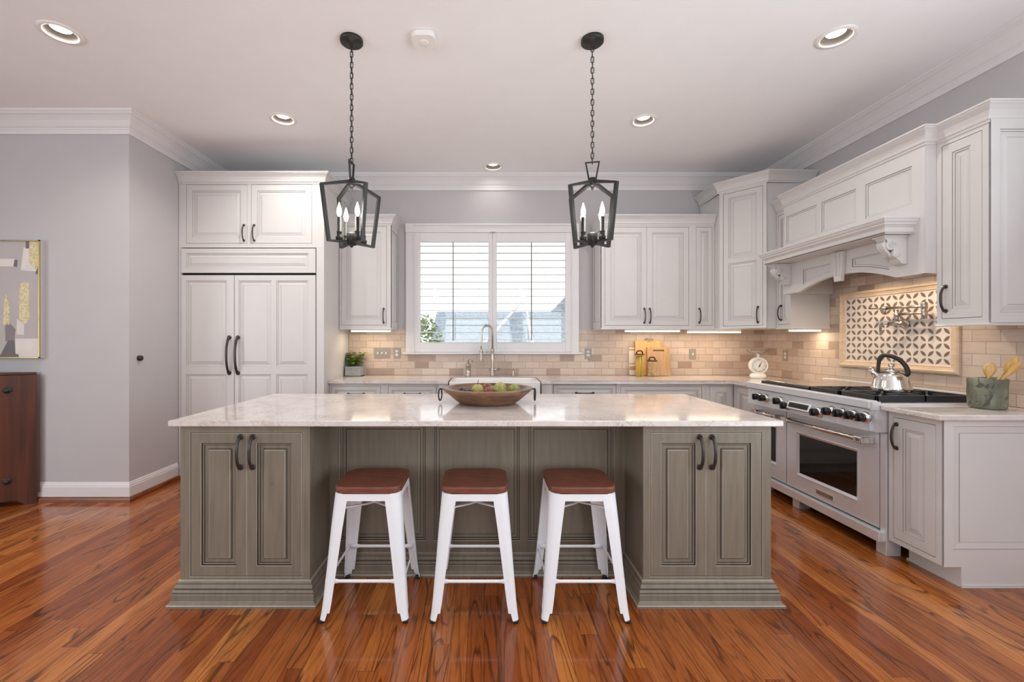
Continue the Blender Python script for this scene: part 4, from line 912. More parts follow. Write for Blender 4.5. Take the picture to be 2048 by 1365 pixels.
mb = MB(); mb.tube([(0, 0, 0.268), (-0.06, 0, 0.262), (-0.11, 0, 0.262)], 0.006, 10); mb.lathe([(0.019, 0.252), (0.019, 0.272), (0.0155, 0.272), (0.0155, 0.252), (0.019, 0.252)], 20, (-0.124, 0, 0), cap=False); mb.build('hose_holder', 'nickel', r)
mb = MB(); mb.tube([(0.075, 0, 0.072), (0.078, -0.01, 0.075), (0.082, -0.065, 0.1)], [0.008, 0.007, 0.005], 10); mb.build('lever_handle', 'nickel', r)
r = thing('soap_dispenser', 'brushed nickel soap dispenser left of the faucet', 'soap dispenser', (-0.172, 4.72, 0.915))
mb = MB(); mb.lathe([(0.033, 0), (0.033, 0.006), (0.027, 0.012), (0.027, 0.11), (0.031, 0.114), (0.031, 0.122), (0.018, 0.132), (0.012, 0.14), (0, 0.14)], 24); mb.build('canister', 'nickel', r)
mb = MB(); mb.tube([(0, 0, 0.138), (0, 0, 0.165)] + [(0 + 0.022 - 0.022 * math.cos(a), -0.01 * math.sin(a), 0.165 + 0.025 * math.sin(a)) for a in (0.5, 1.0, 1.57, 2.1, 2.7)] + [(0.046, -0.01, 0.155)], 0.008, 12); mb.build('pump_spout', 'nickel', r)
r = thing('sink_button', 'small nickel push button on the worktop right of the faucet', 'button', (0.318, 4.72, 0.915))
mb = MB(); mb.lathe([(0.026, 0), (0.026, 0.008), (0.015, 0.012), (0.012, 0.014), (0.012, 0.06), (0.009, 0.063), (0, 0.063)], 20); mb.build('button_post', 'nickel', r)
mb = MB(); mb.tube([(0, 0, 0.05), (0, -0.03, 0.052)], 0.006, 8); mb.build('nozzle', 'nickel', r)

# potted plant
r = thing('potted_plant', 'leafy green herb in a grey wooden box beside the refrigerator surround', 'potted plant', (-1.405, 4.735, 0.9152))
mb = MB(); h = 0.108; w2, t_ = 0.083, 0.012
mb.box(-w2, w2, -w2, -w2 + t_, 0, h, bev=0.002); mb.box(-w2, w2, w2 - t_, w2, 0, h, bev=0.002); mb.box(-w2, -w2 + t_, -w2 + t_, w2 - t_, 0, h); mb.box(w2 - t_, w2, -w2 + t_, w2 - t_, 0, h); mb.box(-w2, w2, -w2, w2, 0, 0.008)
mb.build('planter', 'plantbox', r)
mb = MB(); mb.box(-w2 + t_, w2 - t_, -w2 + t_, w2 - t_, 0.085, 0.095); mb.build('soil', 'soil', r)
mb = MB(); st = MB()
for i in range(15):
    bx, by = random.uniform(-0.055, 0.055), random.uniform(-0.05, 0.05); tx, ty, tz = bx * 1.6 + random.uniform(-0.025, 0.045), by * 1.0 + random.uniform(-0.03, 0.02), random.uniform(0.16, 0.295)
    if tx < -0.09: ty -= 0.02
    P0, P1 = Vector((bx, by, 0.093)), Vector((tx, ty, tz)); st.tube([P0, P0.lerp(P1, 0.5) + Vector((0, 0, 0.015)), P1], 0.0018, 5)
    for j in range(9):
        u = 0.22 + 0.78 * j / 8; p = P0.lerp(P1, u) + Vector((0, 0, 0.012 * math.sin(PI * u))); a = j * 2.4 + i; L = random.uniform(0.032, 0.054); el = random.uniform(-0.3, 0.6)
        d = Vector((math.cos(a) * math.cos(el), math.sin(a) * math.cos(el), math.sin(el))); sd = d.cross(Vector((0, 0, 1))).normalized(); up = sd.cross(d)
        pr = [(0, 0), (0.22, 0.36), (0.55, 0.44), (0.85, 0.28), (1, 0)]
        for k in range(4):
            (u0, w0), (u1, w1) = pr[k], pr[k + 1]
            for s in (1, -1):
                q = [p + d * (L * u0) + up * (-0.006 * u0 * u0), p + d * (L * u1) + up * (-0.006 * u1 * u1), p + d * (L * u1) + sd * (s * w1 * L) + up * (0.005 * w1 - 0.006 * u1 * u1), p + d * (L * u0) + sd * (s * w0 * L) + up * (0.005 * w0 - 0.006 * u0 * u0)]
                if k == 0: q = q[:3]
                elif k == 3: q = [q[0], q[1], q[3]]
                mb.face(q, 0, True)
for m_ in (mb, st):
    for v in m_.bm.verts: v.co.x = max(v.co.x, -0.098 + 0.01 * random.random()); v.co.y = min(v.co.y, 0.098)
st.build('stems', 'leaf', r); mb.build('foliage', 'leaf', r, recalc=False)

# wall plates
def plate(name, label, cat, loc, w, h, n, kind, rz=0.0):
    r = thing(name, label, cat, loc, rz)
    mb = MB(); mb.box(-w / 2, w / 2, -0.006, 0, -h / 2, h / 2, bev=0.0025); mb.build('cover_plate', 'plate', r)
    for k in range(n):
        mb = MB()
        if kind == 'toggle': x = (k - (n - 1) / 2) * 0.046; mb.box(x - 0.006, x + 0.006, -0.0185, -0.006, -0.012, 0.012, bev=0.002); mb.build('toggle', 'plastic_white', r)
        else: z = (k - (n - 1) / 2) * 0.038; mb.lathe([(0.0165, -0.006), (0.0165, -0.010), (0, -0.010)], 20, (0, 0, z), axis='y', sy=0.86); s_ = mb.build('socket', 'plastic_white', r); mb = MB(); [mb.box(dx - 0.0016, dx + 0.0016, -0.0106, -0.0099, z - 0.004, z + 0.006) for dx in (-0.006, 0.006)]; mb.build('slots', 'dark', s_)
plate('light_switch', 'nickel plate with three white toggle switches, left of the window', 'light switch', (-1.133, BY - 0.0102, 1.162), 0.178, 0.115, 3, 'toggle')
plate('wall_outlet', 'nickel outlet plate between the three switches and the window', 'outlet', (-0.968, BY - 0.0102, 1.162), 0.076, 0.117, 2, 'socket')
plate('wall_outlet', 'nickel outlet plate close to the right edge of the window casing', 'outlet', (1.157, BY - 0.0102, 1.155), 0.074, 0.117, 2, 'socket')
plate('light_switch', 'single nickel switch plate between the cutting boards and the kitchen scale', 'light switch', (2.318, BY - 0.0102, 1.152), 0.076, 0.117, 1, 'toggle')
plate('wall_outlet', 'nickel outlet plate on the tiled wall between scale and range', 'outlet', (WX - 0.0102, 4.487, 1.146), 0.072, 0.117, 2, 'socket', -PI / 2)

# cutting boards and pasta jars
def board(label, x0, x1, h, y, tilt, mat, hole=None, stripes=None):
    r = thing('cutting_board', label, 'cutting board', ((x0 + x1) / 2, y, 0.9153)); r.rotation_euler = (math.radians(-tilt), 0, 0); w2 = (x1 - x0) / 2
    mb = MB()
    if hole: mb.front(-w2, w2, 0.006, h, 0, [hole]); mb.front(-w2, w2, 0.006, h, 0.018, [hole]); \
        [mb.face([(a[0], 0, a[1]), (b[0], 0, b[1]), (b[0], 0.018, b[1]), (a[0], 0.018, a[1])]) for q in ((-w2, w2, 0.006, h), hole) for a, b in (((q[0], q[2]), (q[1], q[2])), ((q[1], q[2]), (q[1], q[3])), ((q[1], q[3]), (q[0], q[3])), ((q[0], q[3]), (q[0], q[2])))]
    else: mb.prism([(p[0], p[1] + h / 2) for p in rrect(2 * w2, h - 0.012, 0.012, 4)], 0, 0.018, 'xz')
    mb.build('board', mat, r)
    if stripes:
        mb = MB()
        for a, b in stripes: mb.box(-w2 + 0.001, w2 - 0.001, -0.0012, -0.0001, a, b)
        mb.build('stripes', 'board2', r)
    return r
board('narrow white and wood striped board, furthest left of the cutting boards', 1.606, 1.72, 0.335, 4.805, 4, 'marble', None, [(0.06, 0.10), (0.125, 0.135), (0.275, 0.295), (0.31, 0.33)])
b1 = board('large maple cutting board with a metal ring, behind the bamboo board', 1.668, 1.975, 0.392, 4.765, 6.5, 'board1')
mb = MB(); mb.tube([(0.045 * math.cos(a), -0.006 + 0.02 * math.sin(a), 0.40 + 0.012 * math.sin(a)) for a in [2 * PI * k / 24 for k in range(24)]], 0.0035, 8, closed=True); mb.build('ring', 'nickel', b1)
board('bamboo cutting board with a hand slot, in front of the maple board', 1.785, 2.035, 0.315, 4.728, 7, 'board2', (-0.06, 0.06, 0.27, 0.288))
def jar(label, x, y, rad, h, fill, mat):
    r = thing('pasta_jar', label, 'jar', (x, y, 0.9152), group='pasta jars by the cutting boards')
    mb = MB(); mb.lathe([(0, 0), (rad, 0), (rad, h), (rad - 0.003, h), (rad - 0.003, 0.004), (0, 0.004)], 28); mb.build('glass', 'glass', r)
    mb = MB()
    if mat == 'spaghetti':
        for i in range(60):
            a, q = random.uniform(0, 2 * PI), (rad - 0.009) * math.sqrt(random.random()); b = a + random.uniform(-0.35, 0.35)
            mb.tube([(q * math.cos(a), q * math.sin(a), 0.006), (q * math.cos(b), q * math.sin(b), fill + random.uniform(-0.012, 0.006))], 0.0034, 5)
    else:
        for i in range(170):
            a, q, z = random.uniform(0, 2 * PI), (rad - 0.014) * math.sqrt(random.random()), random.uniform(0.014, fill)
            mb.lathe([(0, -0.006), (0.0055, -0.004), (0.0075, 0), (0.0055, 0.004), (0, 0.006)], 7, (q * math.cos(a), q * math.sin(a), z), sx=random.uniform(0.7, 1.2))
    mb.build('pasta', mat, r)['kind'] = 'stuff'
    mb = MB(); mb.lathe([(0, h + 0.0005), (rad + 0.004, h + 0.0005), (rad + 0.006, h + 0.006), (rad + 0.002, h + 0.014), (0, h + 0.014)], 28); mb.tube([(-0.03, 0, h + 0.012), (-0.031, 0, h + 0.03), (-0.02, 0, h + 0.044), (0.02, 0, h + 0.044), (0.031, 0, h + 0.03), (0.03, 0, h + 0.012)], 0.0075, 10); mb.build('lid', 'lid', r)
jar('tall glass jar of yellow spaghetti with a dark lid', 1.666, 4.66, 0.047, 0.232, 0.222, 'spaghetti')
jar('short glass jar half full of shell pasta with a dark lid', 1.785, 4.62, 0.047, 0.165, 0.10, 'pasta')

# kitchen scale
r = thing('kitchen_scale', 'cream dial kitchen scale with a shallow metal pan in the corner', 'scale', (2.79, 4.43, 0.9152), math.radians(-8)); r.scale = (0.87, 0.87, 0.87)
mb = MB(); mb.lathe([(0, 0), (0.07, 0), (0.086, 0.016), (0.09, 0.032), (0.084, 0.05), (0.066, 0.064), (0, 0.066)], 32, sy=0.62); mb.build('foot', 'ceramic', r)
mb = MB(); mb.lathe([(0, 0.04), (0.085, 0.04), (0.096, 0.03), (0.098, 0.0), (0.098, -0.03), (0.092, -0.042), (0.084, -0.042), (0.082, -0.036), (0, -0.036)], 40, (0, 0, 0.152), axis='y'); mb.build('dial_case', 'ceramic', r)
mb = MB(); mb.lathe([(0.081, -0.0365), (0.081, -0.038), (0, -0.038)], 40, (0, 0, 0.152), axis='y'); fc = mb.build('dial_face', 'plastic_white', r)
mb = MB()
for k in range(48):
    a = 2 * PI * k / 48; l0 = 0.066 if k % 6 else 0.06; c, s = math.cos(a), math.sin(a); wd = 0.0008 if k % 6 else 0.0016
    mb.face([(c * l0 - s * wd, -0.0386, 0.152 + s * l0 + c * wd), (c * 0.075 - s * wd, -0.0386, 0.152 + s * 0.075 + c * wd), (c * 0.075 + s * wd, -0.0386, 0.152 + s * 0.075 - c * wd), (c * l0 + s * wd, -0.0386, 0.152 + s * l0 - c * wd)])
mb.build('dial_marks', 'display', fc, recalc=False)
mb = MB(); a = math.radians(64); d = Vector((math.cos(a), 0, math.sin(a))); c0 = Vector((0, -0.0415, 0.152)); mb.tube([c0 - d * 0.022, c0, c0 + d * 0.06], [0.003, 0.004, 0.0012], 6); mb.lathe([(0.007, -0.0385), (0.007, -0.044), (0, -0.045)], 14, (0, 0, 0.152), axis='y'); mb.build('needle', 'black', r)
mb = MB(); mb.lathe([(0.016, 0.246), (0.014, 0.262), (0.014, 0.282), (0.03, 0.29), (0, 0.29)], 20); mb.build('pan_post', 'ceramic', r)
mb = MB(); mb.lathe([(0, 0.2905), (0.05, 0.292), (0.09, 0.305), (0.116, 0.328), (0.12, 0.332), (0.117, 0.334), (0.088, 0.310), (0.05, 0.297), (0, 0.295)], 36, sy=0.8); mb.build('pan', 'nickel', r)

# under-cabinet strips
def strip(label, x, y, z, L, rz, pw):
    r = thing('under_cabinet_light', label, 'light', (x, y, z), rz, 'under-cabinet lights')
    mb = MB(); mb.box(-L / 2, L / 2, -0.02, 0.02, -0.026, 0, bev=0.002); mb.build('housing', 'plastic_white', r)
    mb = MB(); mb.box(-L / 2 + 0.006, L / 2 - 0.006, -0.0225, 0.016, -0.037, -0.0265); o = mb.build('diffuser', 'strip', r)
    area('strip_light', (0, 0, -0.041), (0, 0, 0), L * 0.95, 0.035, pw, (1, 0.77, 0.50), parent=r)
ZU = 1.4318
strip('lit strip under the wall cabinet left of the window', -1.20, 4.62, ZU, 0.42, 0, 1.3)
strip('lit strip under the wall cabinet, above the cutting boards', 1.785, 4.62, ZU, 0.58, 0, 1.6)
strip('lit strip under the wall cabinet and corner cabinet, above the single switch plate', 2.44, 4.62, 1.4198, 0.56, 0, 1.6)
strip('lit strip under the narrow wall cabinet beside the range hood', 2.94, 3.99, 1.4238, 0.28, 0, 1.2)

# ================================================================== fruit bowl on the island
bx, by, bz = 0.022, 2.73, 0.9152
r = thing('wooden_bowl', 'wide shallow wooden bowl of fruit on the island worktop', 'bowl', (bx, by, bz))
mb = MB(); mb.lathe([(0, 0), (0.165, 0), (0.176, 0.004), (0.2, 0.02), (0.243, 0.056), (0.28, 0.088), (0.283, 0.094), (0.279, 0.097), (0.25, 0.097), (0.245, 0.092), (0.21, 0.06), (0.15, 0.038), (0, 0.034)], 56); mb.build('bowl_shell', 'bowl', r)
for s in (-1, 1):
    mb = MB(); mb.tube([(s * 0.268, 0, 0.082), (s * 0.284, 0, 0.085), (s * 0.297, 0, 0.088)], 0.004, 8); mb.tube([(s * 0.297 + 0.012 * math.sin(a) * 0.6, 0.03 * math.sin(a), 0.052 + 0.037 * math.cos(a)) for a in [2 * PI * k / 24 for k in range(24)]], 0.0045, 8, closed=True); mb.build('ring_handle', 'black', r)
def fruit(name, label, x, y, top, rad, mat, cat='fruit', sx=1.0, sz=0.92, stem=False, tilt=0):
    z = top - 2 * rad * sz
    r = thing(name, label, cat, (x, y, z), group='fruit in the wooden bowl'); r.rotation_euler = (tilt, tilt * 0.5, x * 9)
    pr = [(0, 0.10), (0.16, 0.02), (0.45, 0.0), (0.75, 0.16), (0.94, 0.42), (1.0, 0.68), (0.97, 0.98), (0.84, 1.3), (0.62, 1.55), (0.38, 1.70), (0.2, 1.70), (0.06, 1.60), (0, 1.55)]
    mb = MB(); mb.lathe([(a * rad, b * rad * sz * 1.15) for a, b in pr], 28, sx=sx); mb.build('skin', mat, r)
    if stem: mb = MB(); zt = 1.55 * rad * sz * 1.15; mb.tube([(0, 0, zt), (0.002, 0, zt + 0.02), (0.006, 0, zt + 0.034)], [0.0016, 0.0018, 0.0024], 6); mb.build('fruit_stem', 'stem', r)
fruit('apple', 'pale yellow green apple with its stem up, left of the red one', -0.04, 2.715, 1.033, 0.040, 'apple_yellow', stem=True)
fruit('apple', 'red apple at the front of the wooden bowl', 0.022, 2.63, 1.026, 0.038, 'apple_red', tilt=0.3)
fruit('apple', 'bright green apple right of the red one', 0.106, 2.645, 1.029, 0.042, 'apple_green', tilt=-0.2)
fruit('pear', 'large olive green pear lying at the right of the bowl', 0.19, 2.725, 1.030, 0.042, 'apple_green', sx=1.25)
fruit('apple', 'green apple topmost at the back of the bowl', 0.105, 2.80, 1.038, 0.042, 'apple_yellow')
fruit('apple', 'dusky pale apple at the back, behind the stemmed one', 0.022, 2.80, 1.03, 0.038, 'apple_red')
fruit('pear', 'small olive pear tucked between the red and green apples', 0.055, 2.735, 1.020, 0.030, 'apple_green')
fruit('plum', 'dark plum furthest left in the wooden bowl', -0.137, 2.675, 1.015, 0.030, 'plum')
fruit('plum', 'smaller dark plum between the left plum and the apples', -0.09, 2.66, 1.008, 0.026, 'plum')

# ================================================================== stools
def make_stool(label, x, y):
    r = thing('bar_stool', label, 'stool', (x, y, 0), group='bar stools at the island')
    mb = MB(); mb.prism(rrect(0.318, 0.308, 0.05, 7), 0.582, 0.614, 'xy', bev=0.008); mb.build('seat', 'seat', r)
    mb = MB(); o_, i_ = rrect(0.312, 0.302, 0.05, 7), rrect(0.306, 0.296, 0.047, 7); o2 = rrect(0.316, 0.306, 0.05, 7); i2 = rrect(0.31, 0.30, 0.047, 7)
    mb.rects([([(p[0], p[1], z) for p in q], 0) for q, z in ((o_, 0.5815), (o2, 0.548), (i2, 0.548), (i_, 0.5815))], 0, cap=False); n = len(o_)
    mb.face([(p[0], p[1], 0.5812) for p in i_]); mb.build('seat_rim', 'stool', r, smooth=False)
    for sx in (-1, 1):
        for sy in (-1, 1):
            mb = MB(); prev = None; rings = []
            for z, c, a, rr in ((0.578, 0.1575, 0.072, 0.045), (0.548, 0.160, 0.070, 0.044), (0.42, 0.1705, 0.062, 0.036), (0.25, 0.183, 0.053, 0.03), (0.10, 0.195, 0.046, 0.024), (0.045, 0.2005, 0.043, 0.022), (0.044, 0.2005, 0.032, 0.022), (0.012, 0.2055, 0.028, 0.02)):
                cy_ = c - 0.005; pts = []
                for off in (0, 0.0035):
                    q = [(c - a, cy_ - off)] + [(c - rr + (rr - off) * math.cos(t_), cy_ - rr + (rr - off) * math.sin(t_)) for t_ in [PI / 2 * (1 - k / 6) for k in range(7)]] + [(c - off, cy_ - a)]
                    pts += q if off == 0 else q[::-1]
                rings.append([mb.bm.verts.new((px * sx, py * sy, z)) for px, py in pts])
            for A, B in zip(rings, rings[1:]):
                for k in range(len(A)): mb.bm.faces.new((A[k], A[(k + 1) % len(A)], B[(k + 1) % len(A)], B[k]))
            mb.bm.faces.new(rings[0]); mb.bm.faces.new(rings[-1])
            for k in (1, -1):                              # pressed rib down each leg
                p = [(0.161 + 0.0475 * u - 0.012 - (0.0 if k > 0 else 0), 0.156 + 0.0475 * u + 0.0005, 0.40 - 0.36 * u) for u in (0, 1)]
            lg = mb.build('leg', 'stool', r)
            mb = MB(); mb.lathe([(0.0, 0.0), (0.013, 0.0), (0.014, 0.014), (0.0, 0.014)], 14, (sx * 0.193, sy * 0.188, 0)); mb.build('foot_cap', 'rubber', lg)
    z = 0.182; c = 0.176
    for a, b in (((-c, -c + 0.003), (c, -c + 0.003)), ((-c, c - 0.003), (c, c - 0.003)), ((-c - 0.002, -c), (-c - 0.002, c)), ((c + 0.002, -c), (c + 0.002, c))):
        mb = MB(); A, B = Vector((a[0], a[1], z)), Vector((b[0], b[1], z)); mb.tube([A, A.lerp(B, 0.10), A.lerp(B, 0.16), A.lerp(B, 0.84), A.lerp(B, 0.90), B], [0.013, 0.013, 0.0085, 0.0085, 0.013, 0.013], 8, flat=(0.5, 1)); mb.build('footrest', 'stool', r)
    for s in (-1, 1):
        mb = MB(); mb.tube([(-0.150, s * 0.146, 0.508), (-0.03, s * 0.03, 0.490), (0.03, -s * 0.03, 0.490 + 0.004 * s), (0.150, -s * 0.146, 0.508)], 0.009, 4, flat=(1, 0.5), smooth=False); mb.build('cross_brace', 'stool', r)
make_stool('white metal stool with brown wood seat before the left recess panel', -0.557, 2.205)
make_stool('white metal stool with brown wood seat before the middle recess panel', -0.045, 2.203)
make_stool('white metal stool with brown wood seat before the right recess panel', 0.472, 2.203)

# ================================================================== pendants
def pendant(label, x, y, rot, pw):
    r = thing('pendant_lantern', label, 'pendant light', (x, y, CZL), rot, 'pendant lanterns over the island')
    Z = lambda z: z - CZL
    mb = MB(); mb.lathe([(0, -0.0005), (0.068, -0.0005), (0.068, -0.018), (0.062, -0.024), (0.012, -0.027), (0.009, -0.045), (0, -0.045)], 36); mb.build('canopy', 'black', r)
    mb = MB(); z = -0.040; k = 0
    while z > Z(2.40):
        a = PI / 2 * (k % 2); pts = []
        for q in range(16):
            u = 2 * PI * q / 16; dx, dz = 0.0085 * math.cos(u), 0.0145 * (1 if math.sin(u) >= 0 else -1) * 0.72 + 0.0085 * math.sin(u); pts.append((dx * math.cos(a), dx * math.sin(a), z - 0.018 + dz))
        mb.tube(pts, 0.0026, 6, closed=True); z -= 0.0325; k += 1
    mb.tube([(0.004 * math.sin(t_ * 1.7), 0.004 * math.cos(t_ * 1.3), -0.03 + (Z(2.38) + 0.03) * t_ / 30) for t_ in range(31)], 0.0016, 5); mb.build('chain', 'black', r)
    mb = MB(); zt, zb_ = Z(2.392), Z(2.285); mb.tube([(-0.040, 0, zt), (0.040, 0, zt), (0.020, 0, zb_), (-0.020, 0, zb_)], 0.0075, 4, closed=True, smooth=False); mb.build('loop', 'black', r)
    mb = MB(); mb.lathe([(0, Z(2.295)), (0.02, Z(2.295)), (0.022, Z(2.25)), (0.015, Z(2.245)), (0.008, Z(2.235)), (0.006, Z(2.222)), (0, Z(2.22))], 20); mb.build('top_hub', 'black', r)
    mb = MB(); mb.lathe([(0, Z(1.968)), (0.018, Z(1.962)), (0.030, Z(1.955)), (0.030, Z(1.888)), (0.012, Z(1.884)), (0.008, Z(1.875)), (0, Z(1.87))], 24); mb.build('bottom_hub', 'black', r)
    for k in range(4):
        a = math.radians(45 + 90 * k); D = Vector((math.cos(a), math.sin(a), 0))
        mb = MB(); mb.tube([D * 0.012 + Vector((0, 0, Z(2.272))), D * 0.184 + Vector((0, 0, Z(2.216))), D * 0.142 + Vector((0, 0, Z(1.895))), D * 0.02 + Vector((0, 0, Z(1.905)))], 0.0145, 4, smooth=False); mb.build('cage_arm', 'black', r)
        p = D * 0.078
        mb = MB(); mb.lathe([(0, Z(1.905)), (0.019, Z(1.908)), (0.021, Z(1.925)), (0.014, Z(1.93)), (0.0135, Z(1.952)), (0.017, Z(1.955)), (0.0115, Z(1.958)), (0.0115, Z(2.043)), (0, Z(2.043))], 16, (p.x, p.y, 0)); cd = mb.build('candle', 'candle', r)
        mb = MB(); mb.lathe([(0.006, Z(2.043)), (0.012, Z(2.058)), (0.0155, Z(2.074)), (0.0135, Z(2.092)), (0.0075, Z(2.112)), (0.0025, Z(2.13)), (0, Z(2.134))], 16, (p.x, p.y, 0)); mb.build('bulb', 'flame', cd)
    l = bpy.data.lights.new('lantern_glow', 'POINT'); l.energy = pw; l.color = (1, 0.95, 0.88); l.shadow_soft_size = 0.1
    o = bpy.data.objects.new('lantern_glow', l); COL.objects.link(o); o.parent = r; o.location = (0, 0, Z(2.09))
pendant('open black lantern with four candle bulbs hanging above the left stool', -0.807, 2.65, math.radians(87), 9)
pendant('open black lantern with four candle bulbs hanging above the right stool', 0.66, 2.65, math.radians(-12), 8)

# ================================================================== ceiling fittings
M['reflector'] = paint('grey brown baffle', rgb(112, 104, 98), 0.5, 0.03)
LBL = ['lit recessed downlight in the ceiling left of the left lantern, nearest the wall art', 'lit recessed downlight nearest the right wall crown molding', 'lit recessed downlight in front of the refrigerator surround', 'lit recessed downlight between the right lantern and the corner cabinet', 'lit recessed downlight above the kitchen window']
for (x, y), lb in zip(DOWN, LBL):
    r = thing('recessed_downlight', lb, 'ceiling light', (x, y, CZL), 0, 'recessed ceiling downlights')
    mb = MB(); mb.lathe([(0.084, -0.0005), (0.107, -0.0005), (0.106, -0.005), (0.086, -0.009), (0.081, -0.007), (0.080, 0.0)], 40, cap=False); mb.build('trim_ring', 'plastic_white', r)
    mb = MB(); mb.lathe([(0.081, -0.004), (0.078, 0.004), (0.064, 0.018), (0.054, 0.026), (0.046, 0.027)], 40, cap=False); mb.build('reflector', 'reflector', r)
    mb = MB(); mb.lathe([(0.05, 0.0255), (0.048, 0.0245), (0, 0.024)], 32); mb.build('lens', 'lens', r)
    area('downlight', (0, 0, 0.022), (0, 0, 0), 0.085, 0.085, 1.2 if y > 4 else 4.5 if x > 2 else 8 if x > 1 else 12, (1, 0.95, 0.88), 'DISK', PI * 0.8, r)
r = thing('smoke_detector', 'square white smoke detector on the ceiling beside the left lantern', 'smoke detector', (-0.363, 2.63, CZL))
mb = MB(); mb.prism(rrect(0.138, 0.138, 0.03, 6), -0.034, -0.0005, 'xy', bev=0.007); mb.build('detector_case', 'plastic_white', r)
mb = MB(); mb.lathe([(0.03, -0.0335), (0.03, -0.0355), (0.024, -0.0375), (0, -0.038)], 28); mb.build('test_button', 'ceramic', r)

# ================================================================== the left side
r = thing('wall_art', 'abstract grey canvas with gold leaf patches in a thin gold frame', 'painting', (-4.0, LY, 1.637))
a0, a1, b0, b1 = -0.46, 0.437, -0.474, 0.474
mb = MB(); mb.box(a0, a1, -0.036, -0.0005, b0, b1); mb.build('canvas_box', 'art_side' if 'art_side' in M else 'wall', r)
for nm, c, ro, me_ in (('art_bg', (206, 199, 196), 0.8, 0), ('art_light', (222, 215, 211), 0.8, 0), ('art_grey', (140, 132, 134), 0.8, 0), ('art_dark', (118, 112, 116), 0.8, 0)): M[nm] = paint(nm.replace('_', ' '), rgb(*c), ro, 0.05, 0.2, 9.0)
t = NT('gold leaf'); t.set(rough=0.5); nz = t.n('TexNoise', Scale=70.0, Detail=5.0); t.l(t.coords(), nz.inputs['Vector']); t.l(t.ramp(nz.outputs['Fac'], [(0.35, rgb(196, 178, 132)), (0.6, rgb(226, 212, 172))]).outputs['Color'], t.b.inputs['Base Color']); M['leaf_gold'] = t.m
mb = MB(); fr = 0.0085
for q in ((a0, a0 + fr, b0, b1), (a1 - fr, a1, b0, b1), (a0, a1, b0, b0 + fr), (a0, a1, b1 - fr, b1)): mb.box(q[0], q[1], -0.046, -0.0365, q[2], q[3])
mb.build('frame', 'gold', r)
mb = MB(); mb.face([(a0, -0.0363, b0), (a1, -0.0363, b0), (a1, -0.0363, b1), (a0, -0.0363, b1)], 0)
def ap(px, py): return ((px / 5.25 - 968) / 870 * 3.485 + 4.0, (680 - (470 + py / 5.25)) / 870 * 3.485 + 1.31 - 1.637)
def patch(pts, mi, y): mb.face([(ap(*p)[0], y, ap(*p)[1]) for p in pts], mi)
patch([(150, 1090), (410, 1090), (410, 1285), (150, 1285)], 1, -0.0366); patch([(-400, 245), (140, 250), (150, 330), (-400, 325)], 1, -0.0366); patch([(165, 880), (240, 940), (240, 1050), (160, 1045)], 1, -0.0367)
patch([(235, 130), (205, 370), (395, 385), (345, 130)], 1, -0.0366)
patch([(258, 65), (293, 65), (295, 142), (258, 140)], 3, -0.0369); patch([(140, 258), (172, 262), (168, 335), (128, 330)], 3, -0.0369); patch([(403, 290), (403, 420), (357, 405), (380, 350)], 3, -0.0370)
patch([(40, 950), (90, 930), (150, 990), (140, 1115), (45, 1120)], 2, -0.0368); patch([(-20, 1285), (30, 1190), (70, 1110), (140, 1110), (150, 1250), (185, 1258), (185, 1285)], 3, -0.0369)
patch([(-700, 420), (-420, 380), (-300, 900), (-520, 1200), (-640, 900)], 2, -0.0367); patch([(-250, 600), (-120, 560), (-100, 1100), (-260, 1180)], 1, -0.0367)
def gold(pts):
    cx_, cy_ = sum(p[0] for p in pts) / len(pts), sum(p[1] for p in pts) / len(pts); out = []
    for i, p in enumerate(pts):
        q = pts[(i + 1) % len(pts)]
        for k in range(4): u = k / 4; j = 1 + random.uniform(-0.05, 0.04); out.append((cx_ + (p[0] + (q[0] - p[0]) * u - cx_) * j, cy_ + (p[1] + (q[1] - p[1]) * u - cy_) * j))
    patch(out, 4, -0.0372)
gold([(300, 67), (395, 67), (395, 300), (365, 375), (310, 320), (290, 250)]); gold([(205, 500), (250, 490), (295, 495), (297, 880), (250, 945), (190, 885), (190, 650)]); gold([(45, 620), (60, 640), (90, 760), (85, 945), (20, 945), (28, 720)]); gold([(-460, 520), (-400, 500), (-390, 980), (-470, 940)])
mb.build('canvas', ['art_bg', 'art_light', 'art_grey', 'art_dark', 'leaf_gold'], r, recalc=False)
M['art_side'] = paint('canvas edge grey', rgb(186, 180, 180), 0.8, 0.03, 0.2); r.children[0].data.materials[0] = M['art_side']

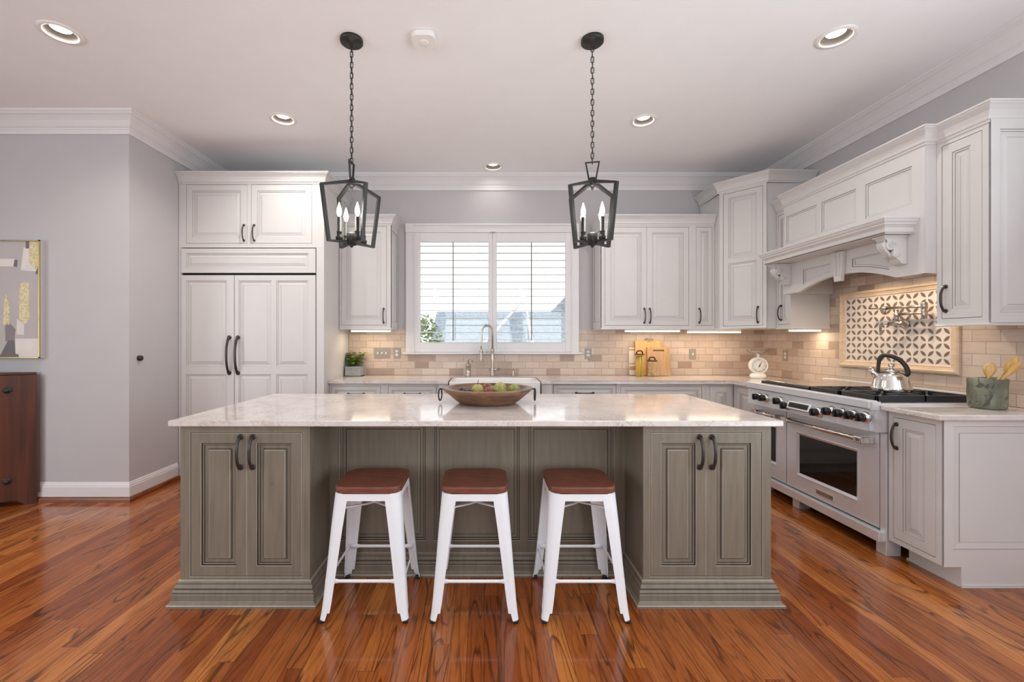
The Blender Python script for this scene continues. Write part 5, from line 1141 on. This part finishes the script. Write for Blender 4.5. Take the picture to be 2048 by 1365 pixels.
r = thing('wood_chest', 'red brown wooden chest with dark pulls against the left wall', 'chest', (-4.1, LY - 0.15, 0))
def cp(x, y): return (x + 4.1, y - LY + 0.15)
foot_c = [cp(-4.9, 3.49), cp(-3.574, 3.488), cp(-3.80, 3.334), cp(-4.9, 3.25)]
foot_c = [cp(-5.1, 3.50), cp(-3.574, 3.50), cp(-3.584, 3.488), cp(-3.98, 3.218), cp(-5.1, 3.218)]
mb = MB(); mb.prism(foot_c, 0.085, 1.03, 'xy'); mb.build('chest_body', 'mahogany', r)
mb = MB(); mb.prism([cp(-5.1, 3.502), cp(-3.60, 3.502), cp(-3.99, 3.228), cp(-5.1, 3.228)], 1.0302, 1.05, 'xy', bev=0.004); mb.build('top', 'mahogany', r)
A, B = Vector(cp(-3.584, 3.488)), Vector(cp(-3.98, 3.218)); dv = (B - A); ln = dv.length; dv.normalize(); nm = Vector((-dv.y, dv.x)); nm = nm if nm.y < 0 else -nm
mb = MB()                                                  # bracket foot apron with its cut-out
pts = [(0, 0.001), (0, 0.09), (ln, 0.09), (ln, 0.001), (ln - 0.07, 0.001), (ln - 0.10, 0.035), (ln - 0.16, 0.05), (0.16, 0.05), (0.11, 0.04), (0.08, 0.015), (0.07, 0.001)]
fr_ = [mb.bm.verts.new((A.x + dv.x * u - nm.x * 0.001, A.y + dv.y * u - nm.y * 0.001, z)) for u, z in pts]; bk = [mb.bm.verts.new((A.x + dv.x * u - nm.x * 0.02, A.y + dv.y * u - nm.y * 0.02, z)) for u, z in pts]
mb.bm.faces.new(fr_); mb.bm.faces.new(bk[::-1])
for k in range(len(pts)): mb.bm.faces.new((fr_[k], bk[k], bk[(k + 1) % len(pts)], fr_[(k + 1) % len(pts)]))
mb.box(foot_c[0][0], foot_c[0][0] + 0.1, foot_c[0][1] - 0.25, foot_c[0][1] - 0.01, 0, 0.085); mb.build('bracket_foot', 'mahogany', r)
for z in (0.915, 0.205):
    c = A + dv * 0.165; mb = MB()
    mb.lathe([(0.026, 0), (0.026, 0.004), (0.018, 0.007), (0.009, 0.009), (0.008, 0.016), (0.015, 0.022), (0.017, 0.028), (0.011, 0.034), (0, 0.035)], 20, axis='y')
    for v in mb.bm.verts: v.co = Vector((c.x + nm.x * v.co.y + dv.x * v.co.x, c.y + nm.y * v.co.y + dv.y * v.co.x, z + v.co.z))
    mb.build('pull', 'black', r)
r = thing('wall_knob', 'small round black knob on the grey nook wall beside the refrigerator', 'wall knob', (WL, 3.63, 1.157), PI / 2)  # plain black knob on the wall, its use unknown
mb = MB(); mb.lathe([(0.023, 0), (0.024, -0.010), (0.022, -0.022), (0.014, -0.027), (0, -0.028)], 24, axis='y'); mb.build('knob_body', 'black', r)
